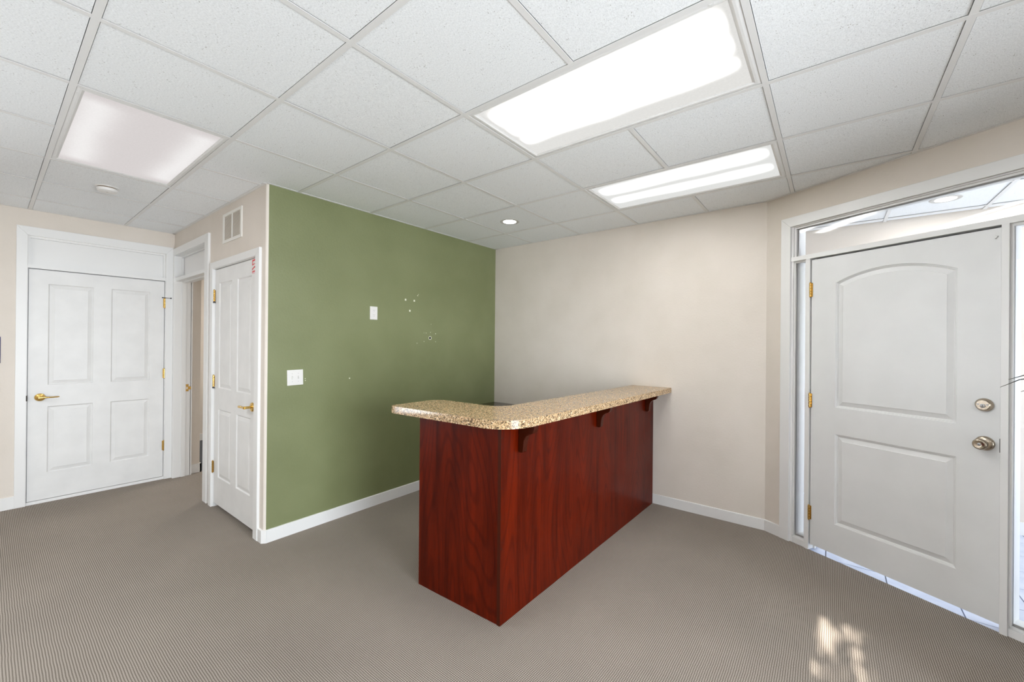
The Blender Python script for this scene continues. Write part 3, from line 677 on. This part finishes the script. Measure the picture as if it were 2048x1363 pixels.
k4('mullion', (0.297, -0.006, 0.0), (0.326, TH + 0.01, 2.074)); k4('mullion', (1.246, -0.006, 0.0), (1.273, TH + 0.01, 2.074))
for a, b in ((0.207, 0.297), (1.273, 1.558)):
    k4('side_sill', (a, 0.004, 0.0), (b, TH + 0.01, 0.040)); k4('side_sill', (a, 0.022, 0.040), (b, TH, 0.052))
    k4('side_stop', (a, 0.010, 0.052), (a + 0.010, 0.026, 2.074)); k4('side_stop', (b - 0.010, 0.010, 0.052), (b, 0.026, 2.074)); k4('side_stop', (a + 0.010, 0.010, 2.060), (b - 0.010, 0.026, 2.074))
    k4('side_stop', (a + 0.0, 0.032, 0.052), (a + 0.010, 0.056, 2.074)); k4('side_stop', (b - 0.010, 0.032, 0.052), (b, 0.056, 2.074)); k4('side_stop', (a + 0.010, 0.032, 0.052), (b - 0.010, 0.056, 0.062))
    k4('side_glass', (a + 0.002, 0.0262, 0.050), (b - 0.002, 0.0318, 2.074), M_GLASS)
for y0_, y1_, ins in ((0.012, 0.030, 0.012), (0.036, 0.056, 0.018)):
    k4('transom_stop', (0.207, y0_, 2.106), (0.207 + ins, y1_, 2.325)); k4('transom_stop', (1.558 - ins, y0_, 2.106), (1.558, y1_, 2.325))
    k4('transom_stop', (0.207 + ins, y0_, 2.325 - ins), (1.558 - ins, y1_, 2.325)); 
k4('transom_stop', (0.225, 0.036, 2.106), (1.54, 0.056, 2.112))
k4('transom_glass', (0.208, 0.030, 2.106), (1.557, 0.036, 2.325), M_GLASS)
k4('door_stop', (0.326, 0.050, 0.0), (0.338, 0.064, 2.074)); k4('door_stop', (1.234, 0.050, 0.0), (1.246, 0.064, 2.074)); k4('door_gap_shade', (0.338, 0.050, 2.060), (1.234, 0.062, 2.074), M_GAP)  # dark head strip stands for the shade in the gap above the door
o = 0.334
for z in (1.849, 1.063, 0.266): hinge(door3, 0.3295 - o, z, y=-0.006)
bm = B(); lathe(bm, [(0.034, 0.003), (0.034, -0.006), (0.031, -0.012), (0.026, -0.019), (0.024, -0.021)], 36, axis='y', center=(1.188 - o, 0, 1.150)); db = obj('deadbolt', bm, M_NICKEL, door3, smooth=True)
bm = B(); lathe(bm, [(0.0105, -0.021), (0.0105, -0.0235), (0.008, -0.024)], 20, axis='y', center=(1.188 - o, 0, 1.146)); obj('keyway', bm, M_STEEL, db, smooth=True)
bm = B(); box(bm, (1.1872 - o, -0.0246, 1.140), (1.1888 - o, -0.0238, 1.152)); obj('key_slot', bm, M_BLACK, db)
for sx in (-1, 1):
    bm = B(); lathe(bm, [(0.004, -0.0205), (0.004, -0.0225)], 12, axis='y', center=(1.188 - o + sx * 0.017, 0, 1.153)); obj('screw', bm, M_STEEL, db)
kz = 0.950
bm = B(); lathe(bm, [(0.037, 0.003), (0.037, -0.003), (0.034, -0.009), (0.026, -0.014), (0.014, -0.018)], 36, axis='y', center=(1.190 - o, 0, kz)); ro = obj('rosette', bm, M_NICKEL, door3, smooth=True)
bm = B(); lathe(bm, [(0.012, -0.014), (0.012, -0.030), (0.018, -0.036), (0.026, -0.044), (0.0285, -0.052), (0.0275, -0.060), (0.024, -0.065), (0.020, -0.067), (0.016, -0.066), (0.012, -0.064), (0.008, -0.064)], 36, axis='y', center=(1.190 - o, 0, kz)); kb = obj('door_knob', bm, M_NICKEL, door3, smooth=True)
bm = B(); lathe(bm, [(0.0075, -0.0635), (0.0075, -0.066), (0.006, -0.0665)], 20, axis='y', center=(1.190 - o, 0, kz)); obj('keyway', bm, M_STEEL, kb, smooth=True)
bm = boxes(((1.1892 - o, -0.0672, kz - 0.004), (1.1908 - o, -0.0662, kz + 0.005))); obj('key_slot', bm, M_BLACK, kb)
bm = B(); lathe(bm, [(0.0035, -0.002), (0.0035, 0.003)], 10, axis='y', center=(1.228 - o, 0, 2.018)); lathe(bm, [(0.003, -0.002), (0.003, 0.003)], 10, axis='y', center=(1.2235 - o, 0, 2.011)); obj('paint_chip', bm, M_STEEL, door3)
obj('latch_gap', boxes(((1.2435 - o, -0.0062, 0.915), (1.2462 - o, 0.004, 0.985))), M_DARKSTEEL, door3)

# ------------------------------------------------------------------ baseboards
BH, BT = 0.092, 0.013
def base(name, fr, s0, s1, label, h=BH):
    bm = B(); box(bm, (s0, -BT, 0), (s1, 0, h)); es = [e for e in bm.edges if all(v.co.y < -BT + 1e-5 and v.co.z > h - 1e-5 for v in e.verts)]
    bmesh.ops.bevel(bm, geom=es, offset=0.003, segments=1, affect='EDGES')
    return tag(obj(name, bm, M_WHITE, mw=fr), label, 'baseboard', kind='structure')
base('baseboard_left', FL, YS, 0.158, 'white baseboard left of the wide door', 0.104)
base('baseboard_middle', FC, -3.293, XG - 0.014, 'short white baseboard between closet door and green wall')
bm = B(); prism(bm, [(XG - 0.014, YC - BT), (XG - 0.010, YC - BT), (XG + BT, YC + 0.012), (XG + BT, YC + 0.017), (XG - 0.001, YC + 0.017), (XG - 0.014, YC + 0.001)], 0, BH)
tag(obj('baseboard_corner', bm, M_WHITE), 'white clipped baseboard block round the green wall corner', 'baseboard', kind='structure')
base('baseboard_green', FG, YC + 0.0175, YB - BT, 'white baseboard along the green wall')
base('baseboard_back', FB, XG, XD, 'white baseboard along the beige wall right of the desk', 0.085)
base('baseboard_right', FD, 0.0, 0.124, 'short white baseboard beside the entry casing', 0.085)
base('baseboard_right_far', FD, 1.638, S_END, 'white baseboard right of the entry, out of frame')
base('baseboard_right_rear', FR, -Y_DEND, -YS, 'white baseboard under the broad right window')
base('baseboard_rear', FS, -XR, -XL, 'white baseboard along the rear wall')

# ------------------------------------------------------------------ reception desk
desk = empty('reception_desk', T(-1.335, 1.617, 0), 'cherry wood reception desk with speckled tan L shaped counter', 'reception desk')
def loc(*p): return (p[0] + 1.335, p[1] - 1.617)
ZU, ZC = 1.023, 1.066
def poly_panel(name, pts, z0, z1, m=M_CHERRY):
    bm = B(); prism(bm, [loc(*p) for p in pts], z0, z1); return obj(name, bm, m, desk)
poly_panel('front_panel', [(-1.335, 1.617), (-1.289, YB - BT - 0.001), (-1.309, YB - BT - 0.001), (-1.355, 1.617)], 0.0, ZU)
poly_panel('end_panel', [(-1.957, 1.601), (-1.3555, 1.6185), (-1.3555, 1.6385), (-1.957, 1.621)], 0.0, ZU)
poly_panel('edge_strip', [(-1.3556, 1.6165), (-1.3348, 1.6165), (-1.3348, 1.6172), (-1.3556, 1.6180)], 0.0, ZU, M_CHERRYD)
poly_panel('side_panel', [(-1.957, 1.6215), (-1.937, 1.6215), (-1.937, 1.86), (-1.957, 1.86)], 0.0, ZU)
poly_panel('inner_panel', [(-1.936, 1.84), (-1.357, 1.84), (-1.357, 1.86), (-1.936, 1.86)], 0.0, ZU)
def arc(cx, cy, rx, a0, a1, n=12, ry=None):
    ry = ry or rx
    return [(cx + rx * math.cos(math.radians(a0 + (a1 - a0) * k / n)), cy + ry * math.sin(math.radians(a0 + (a1 - a0) * k / n))) for k in range(n + 1)]
cp = []
cp += [(-2.070, 1.502)]
cp += arc(-1.395, 1.725, 0.187, -95, -3, 16, 0.200)
cp += [(-1.176, 2.419), (-1.131, YB - 0.001), (-1.494, YB - 0.001), (-1.512, 3.10), (-1.552, 2.285)]
cp += arc(-1.672, 2.02, 0.104, 0, -90, 10, 0.126)
cp += arc(-2.035, 1.800, 0.088, 85, 180, 8)
cp += arc(-2.090, 1.535, 0.033, 180, 245, 5)
bm = B(); prism(bm, [loc(*p) for p in cp], ZU, ZC)
es = [e for e in bm.edges if all(v.co.z > ZC - 1e-5 for v in e.verts)]
bmesh.ops.bevel(bm, geom=es, offset=0.002, segments=1, affect='EDGES')
ct = obj('countertop', bm, M_SPECK, desk, smooth=True); ct['label'] = 'speckled tan laminate counter with rounded corners'
# three carved support brackets: the profile is cut in the plane square to the front panel
def bracket(y, x):
    bm = B()
    pr = [(0, -0.005), (0, -0.150), (0.004, -0.158), (0.014, -0.160), (0.024, -0.158), (0.032, -0.152), (0.036, -0.120), (0.040, -0.090), (0.050, -0.070), (0.068, -0.056), (0.085, -0.050), (0.096, -0.042), (0.104, -0.026), (0.107, -0.001), (0, -0.001)]
    a = [bm.verts.new((p[0], -0.019, p[1])) for p in pr]; b = [bm.verts.new((p[0], 0.019, p[1])) for p in pr]
    bm.faces.new(a); bm.faces.new(b[::-1]); n = len(pr)
    for i in range(n): bm.faces.new((a[(i + 1) % n], a[i], b[i], b[(i + 1) % n]))
    bmesh.ops.recalc_face_normals(bm, faces=bm.faces)
    es = [e for e in bm.edges if abs(abs(e.verts[0].co.y) - 0.019) < 1e-5 and abs(e.verts[0].co.y - e.verts[1].co.y) < 1e-5]
    bmesh.ops.bevel(bm, geom=es, offset=0.003, segments=1, affect='EDGES')
    obj('bracket', bm, M_CHERRYD, desk, T(x + 1.335, y - 1.617, ZU))
for y in (1.775, 2.665, 3.565): bracket(y, -1.335 + (y - 1.617) / 2.14 * 0.046 + 0.0005)
for z in (0.962, 0.702, 0.393, 0.064):
    bm = B(); lathe(bm, [(0.003, -0.001), (0.003, 0.0006)], 10, axis='x', center=(0.0002, 0.010, z)); obj('screw_hole', bm, M_BLACK, desk)
# low dark work surface in the corner behind the desk
wk = empty('work_surface', T(-2.3, 3.45, 0), 'low dark glossy work surface in the corner behind the desk', 'work surface')
bm = B(); box(bm, (XG + BT + 2.3 + 0.002, -0.30, 0.717), (0.93, YB - 3.45 - BT - 0.002, 0.747), 0.002); box(bm, (XG + 2.3 + 0.001, -0.30, 0.717), (XG + BT + 2.3 + 0.004, YB - 3.451, 0.747)); box(bm, (XG + 2.3 + 0.02, YB - 3.45 - BT - 0.004, 0.717), (0.93, YB - 3.451, 0.747))
obj('desk_top', bm, M_DARKTOP, wk)
obj('side_panel', boxes(((XG + 2.3 + BT + 0.002, -0.28, 0.0), (XG + 2.3 + BT + 0.020, 0.29, 0.717))), M_CHERRY, wk); obj('side_panel', boxes(((0.900, -0.28, 0.0), (0.918, 0.29, 0.717))), M_CHERRY, wk)
obj('back_panel', boxes(((XG + 2.3 + BT + 0.020, 0.26, 0.25), (0.900, 0.275, 0.717))), M_CHERRY, wk)

# ------------------------------------------------------------------ wall fittings
v = empty('wall_vent', FC @ T(-3.876, 0, 2.392), 'cream louvred return air vent high above the closet door', 'air vent')
ox, oz = 0.209, 0.122
bm = boxes(((-ox, -0.007, oz - 0.022), (ox, 0, oz)), ((-ox, -0.007, -oz), (ox, 0, -oz + 0.022)), ((-ox, -0.007, -oz + 0.022), (-ox + 0.027, 0, oz - 0.022)), ((ox - 0.030, -0.007, -oz + 0.022), (ox, 0, oz - 0.022)), ((-0.012, -0.006, -oz + 0.022), (0.006, 0, oz - 0.022)))
obj('vent_frame', bm, M_VENT, v)
obj('vent_backing', boxes(((-ox + 0.02, -0.0008, -oz + 0.02), (ox - 0.02, -0.0002, oz - 0.02))), mat('vent_shadow', srgb(205, 196, 184), 0.9), v)
for a, b in ((-ox + 0.027, -0.012), (0.006, ox - 0.030)):
    for k in range(19):
        z = -oz + 0.027 + k * (2 * oz - 0.054) / 18; bm = B()
        vs = [bm.verts.new(p) for p in ((a, -0.0012, z + 0.0035), (b, -0.0012, z + 0.0035), (b, -0.0055, z - 0.0028), (a, -0.0055, z - 0.0028), (a, -0.0012, z + 0.0025), (b, -0.0012, z + 0.0025), (b, -0.0055, z - 0.0038), (a, -0.0055, z - 0.0038))]
        for f in ((0, 1, 2, 3), (7, 6, 5, 4), (0, 4, 5, 1), (3, 2, 6, 7), (0, 3, 7, 4), (1, 5, 6, 2)): bm.faces.new([vs[q] for q in f])
        obj('slat', bm, M_VENT, v)

ol = empty('power_outlet', FG @ T(2.102, -0.0008, 1.709), 'white duplex outlet set high on the green wall', 'outlet')
obj('cover_plate', (lambda bm: (box(bm, (-0.037, -0.006, -0.058), (0.037, 0, 0.058), 0.0025), bm)[1])(B()), M_PLASTIC, ol)
for dz in (0.020, -0.020):
    bm = B(); lathe(bm, [(0.017, -0.0055), (0.0165, -0.0075)], 24, axis='y', center=(0.002, 0, dz)); s_ = obj('socket', bm, M_PLASTIC, ol)
    obj('socket_slot', boxes(((-0.006, -0.0079, dz + 0.001), (-0.0042, -0.0072, dz + 0.009)), ((0.0075, -0.0079, dz + 0.002), (0.0093, -0.0072, dz + 0.008)), ((0.0, -0.0079, dz - 0.010), (0.0035, -0.0072, dz - 0.0065))), M_GAP, s_)
sw = empty('light_switch', FG @ T(1.436, -0.0008, 1.1785) @ Matrix.Rotation(math.radians(-1.2), 4, 'Y'), 'white double toggle light switch low left on the green wall', 'light switch')
obj('cover_plate', (lambda bm: (box(bm, (-0.058, -0.006, -0.058), (0.058, 0, 0.058), 0.0025), bm)[1])(B()), M_PLASTIC, sw)
for sx, up in ((-0.022, -1), (0.022, 1)):
    obj('switch_slot', boxes(((sx - 0.005, -0.0064, -0.012), (sx + 0.005, -0.0058, 0.012))), M_CAN, sw)
    bm = B(); vs = [bm.verts.new(p) for p in ((sx - 0.004, -0.006, -0.010), (sx + 0.004, -0.006, -0.010), (sx + 0.004, -0.006, 0.010), (sx - 0.004, -0.006, 0.010), (sx - 0.0035, -0.016, up * 0.006 - 0.004), (sx + 0.0035, -0.016, up * 0.006 - 0.004), (sx + 0.0035, -0.016, up * 0.006 + 0.004), (sx - 0.0035, -0.016, up * 0.006 + 0.004))]
    for f in ((0, 1, 2, 3), (4, 5, 6, 7), (0, 1, 5, 4), (1, 2, 6, 5), (2, 3, 7, 6), (3, 0, 4, 7)): bm.faces.new([vs[q] for q in f])
    obj('toggle', bm, M_PLASTIC, sw)
    for dz in (0.030, -0.030):
        bm = B(); lathe(bm, [(0.003, -0.0062), (0.0025, -0.007)], 12, axis='y', center=(sx, 0, dz)); obj('screw', bm, M_CAN, sw)

sg = empty('wall_sign', FL @ T(-0.02, 0, 1.358), 'navy blue wall sign cut by the left edge of the photo', 'sign')
obj('sign_plate', (lambda bm: (box(bm, (-0.10, -0.005, -0.112), (0.100, 0, 0.112), 0.003), bm)[1])(B()), M_NAVY, sg)

# filled anchor holes, nail holes and the cable hole in the green wall (children of the wall)
for y, z in ((2.446, 1.859), (2.549, 1.858), (2.497, 1.757)):
    obj('anchor_patch', boxes(((y - 0.008, -0.0022, z - 0.009), (y + 0.008, -0.0008, z + 0.009))), M_SPACKLE, wall_green)
bm = B(); lathe(bm, [(0.019, -0.0008), (0.018, -0.0024), (0.010, -0.0022)], 20, axis='y', center=(2.751, 0, 1.499)); obj('hole_rim', bm, M_SPACKLE, wall_green)
bm = B(); lathe(bm, [(0.013, -0.0022), (0.012, -0.0028)], 16, axis='y', center=(2.749, 0, 1.499)); obj('cable_hole', bm, M_BLACK, wall_green)
bm = B()
for y, z, q in ((2.590, 1.912, .004), (2.598, 1.924, .003), (2.757, 1.556, .003), (2.700, 1.548, .003), (2.673, 1.548, .002), (2.674, 1.463, .003), (2.823, 1.544, .004), (2.824, 1.462, .003), (2.587, 1.445, .003), (2.762, 1.638, .002), (1.880, 1.145, .005), (1.512, 1.165, .003), (1.513, 1.150, .003)):
    box(bm, (y - q, -0.0016, z - q), (y + q, -0.0008, z + q))
tag(obj('nail_mark', bm, M_SPACKLE, wall_green), kind='stuff')

# ------------------------------------------------------------------ palm beside the entry (only leaf tips reach the frame)
PX, PY = 1.02, 2.36
pl = empty('potted_palm', T(PX, PY, 0), 'dark thin palm leaf tips poking in at the right edge by the entry door', 'potted plant')
bm = B(); lathe(bm, [(0.11, 0.0), (0.115, 0.005), (0.150, 0.30), (0.158, 0.305), (0.158, 0.33), (0.142, 0.33), (0.138, 0.29)], 32); obj('pot', bm, M_POT, pl, smooth=True)
bm = B(); lathe(bm, [(0.137, 0.285), (0.134, 0.295), (0.05, 0.302)], 24); obj('soil', bm, M_SOIL, pl)
for k, (a, hh) in enumerate(((0.3, 0.95), (2.2, 0.8), (4.2, 0.88))):
    bm = B(); tube(bm, [(0.02 * math.cos(a), 0.02 * math.sin(a), 0.28), (0.035 * math.cos(a), 0.035 * math.sin(a), 0.6), (0.03 * math.cos(a), 0.03 * math.sin(a), hh)], [0.014, 0.011, 0.008], 10); obj('stem', bm, M_BARK, pl, smooth=True)
def frond(tip, root=(0, 0, 0.9), sag=0.10, wd=0.012, n=9):
    """One long narrow leaf: a curved, slightly folded strip with thickness."""
    bm = B(); a, b = Vector(root), Vector(tip); prev = None
    side = (b - a).cross(Vector((0, 0, 1))).normalized()
    for k in range(n + 1):
        u = k / n; p = a.lerp(b, u) + Vector((0, 0, sag * 4 * u * (1 - u))); w_ = wd * min(1.0, 6.0 * (1 - u), 0.25 + 2.5 * u) + 0.0004
        ring = [bm.verts.new(p + side * w_ + Vector((0, 0, 0.35 * w_))), bm.verts.new(p - Vector((0, 0, 0.0008))), bm.verts.new(p - side * w_ + Vector((0, 0, 0.35 * w_))), bm.verts.new(p + Vector((0, 0, 0.0012)))]
        if prev:
            for q in range(4): bm.faces.new((prev[q], prev[(q + 1) % 4], ring[(q + 1) % 4], ring[q]))
        else: bm.faces.new(ring)
        prev = ring
    bm.faces.new(prev[::-1]); obj('leaf', bm, M_LEAF, pl)
for tip, sag in (((0.573, 2.651, 1.279), 0.10), ((0.600, 2.668, 1.312), 0.09), ((0.640, 2.690, 1.262), 0.08), ((0.655, 2.705, 1.235), 0.08)):
    frond((tip[0] - PX, tip[1] - PY, tip[2]), (-0.02, 0.02, 0.93), sag * 1.9, 0.010)
rnd = random.Random(5)
for k in range(26):
    a = -0.9 * math.pi + k / 26 * 1.35 * math.pi; rr = rnd.uniform(0.28, 0.42)
    frond((rr * math.cos(a), rr * math.sin(a), rnd.uniform(0.95, 1.5)), (0.02 * math.cos(a), 0.02 * math.sin(a), 0.86), rnd.uniform(0.08, 0.16), 0.011)

# ------------------------------------------------------------------ windows out of frame, what stands outside them
def window(name, fr, s0, s1, z0, z1, mull, label):
    r = empty(name, fr @ T((s0 + s1) / 2, 0, 0), label, 'window', kind='structure'); c = -(s0 + s1) / 2; f = 0.03
    kid(r, c, 'window_frame', M_WHITE, ((s0, 0.02, z0), (s0 + f, 0.13, z1)), ((s1 - f, 0.02, z0), (s1, 0.13, z1)), ((s0 + f, 0.02, z0), (s1 - f, 0.13, z0 + f)), ((s0 + f, 0.02, z1 - f), (s1 - f, 0.13, z1)))
    kid(r, c, 'window_sill', M_WHITE, ((s0 - 0.03, -0.05, z0 - 0.03), (s1 + 0.03, 0.02, z0)))
    xs = [s0 + f + (s1 - s0 - 2 * f) * k / (mull + 1) for k in range(mull + 2)]
    for x in xs[1:-1]: kid(r, c, 'mullion', M_WHITE, ((x - 0.02, 0.05, z0 + f), (x + 0.02, 0.10, z1 - f)))
    for a, b in zip(xs, xs[1:]): kid(r, c, 'pane', M_GLASS, ((a, 0.072, z0 + f), (b, 0.076, z1 - f)))
    return r
window('window_1', FR, -WY1, -WY0, WZ0, WZ1, 2, 'broad three pane window in the wall right of the camera')
window('added_window_2', FL, LY0, LY1, LZ0, LZ1, 1, 'added unseen two pane window in the left wall, behind the camera')  # window added in the unseen stretch of wall to light the room
nw = empty('added_window_3', FS @ T(-(NX0 + NX1) / 2, 0, 0), 'narrow tall pane added behind the camera to shape the sun patch', 'window', kind='structure')
obj('pane', boxes((((NX0 - NX1) / 2, 0.07, NZ0), ((NX1 - NX0) / 2, 0.074, NZ1))), M_GLASS, nw)
area('window_daylight', (XR + 0.16, (WY0 + WY1) / 2, (WZ0 + WZ1) / 2), (-1, 0, 0), WZ1 - WZ0 - 0.06, WY1 - WY0 - 0.06, P_WIN_R, (0.86, 0.93, 1.0))
area('window_daylight', (XL - 0.14, (LY0 + LY1) / 2, (LZ0 + LZ1) / 2), (1, 0, 0), LZ1 - LZ0 - 0.06, LY1 - LY0 - 0.06, P_ADD_WIN_L, (0.86, 0.93, 1.0))  # daylight lamp for the added left window
area('entrance_daylight', (VX1 + 0.1, 3.7, 1.15), (-1, 0, 0), 2.2, 1.9, P_VEST, (0.84, 0.92, 1.0))
area('vestibule_lamp', (0.69, 4.50, H - 0.002), (0, 0, -1), 0.1, 0.1, 9.0, (1, 0.98, 0.95))
area('added_hall_lamp', (-6.3, 3.2, H - 0.01), (0, 0, -1), 1.1, 0.5, P_HALL, (1, 0.97, 0.92))  # unseen lamp added to brighten the hall past the doorway
tag(obj('ground', boxes(((-14, -14, -0.16), (14, YS - 0.16, -0.06)), ((XR + 0.16, YS - 0.16, -0.16), (14, 2.0, -0.06)), ((-14, YS - 0.16, -0.16), (XL - 0.14, 1.3, -0.06))), M_GROUND), 'grey concrete paving outside the building', 'ground', kind='structure')

# tree outside the rear wall whose leaves dapple the sun patch
tree = empty('tree', T(0.9, -6.2, -0.06), 'leafy tree outside behind the camera, out of frame', 'tree')
bm = B(); tube(bm, [(0, 0, 0), (0.05, 0.05, 1.6), (-0.15, 0.0, 2.6), (-0.3, 0.1, 3.4)], [0.13, 0.10, 0.07, 0.03], 12); obj('trunk', bm, M_BARK, tree, smooth=True)
bm = B(); tube(bm, [(0.0, 0.03, 1.7), (-0.5, 0.1, 2.2), (-1.0, 0.1, 2.6)], [0.05, 0.035, 0.015], 8); tube(bm, [(0.03, 0.05, 1.5), (0.5, 0.0, 2.3), (0.9, -0.1, 2.9)], [0.05, 0.035, 0.015], 8); obj('branch', bm, M_BARK, tree, smooth=True)
bm = B(); rl = random.Random(11)
for k in range(3000):
    while True:
        p = Vector((rl.uniform(-1, 1), rl.uniform(-1, 1), rl.uniform(-1, 1)))
        if p.length < 1: break
    p = Vector((-0.80 + p.x * 0.95, 0.1 + p.y * 0.45, 2.92 + p.z * 1.05)); q = 0.032 * rl.uniform(0.7, 1.3)
    a = Vector((rl.uniform(-1, 1), rl.uniform(-1, 1), rl.uniform(-1, 1))).normalized(); b = a.orthogonal().normalized(); n_ = a.cross(b)
    vs = [bm.verts.new(p + a * q * 1.3), bm.verts.new(p + b * q * 0.7 + n_ * 0.006), bm.verts.new(p - a * q * 1.3), bm.verts.new(p - b * q * 0.7 + n_ * 0.006)]
    bm.faces.new((vs[0], vs[1], vs[2])); bm.faces.new((vs[0], vs[2], vs[3]))
tag(obj('foliage', bm, M_TREELEAF, tree), kind='stuff')
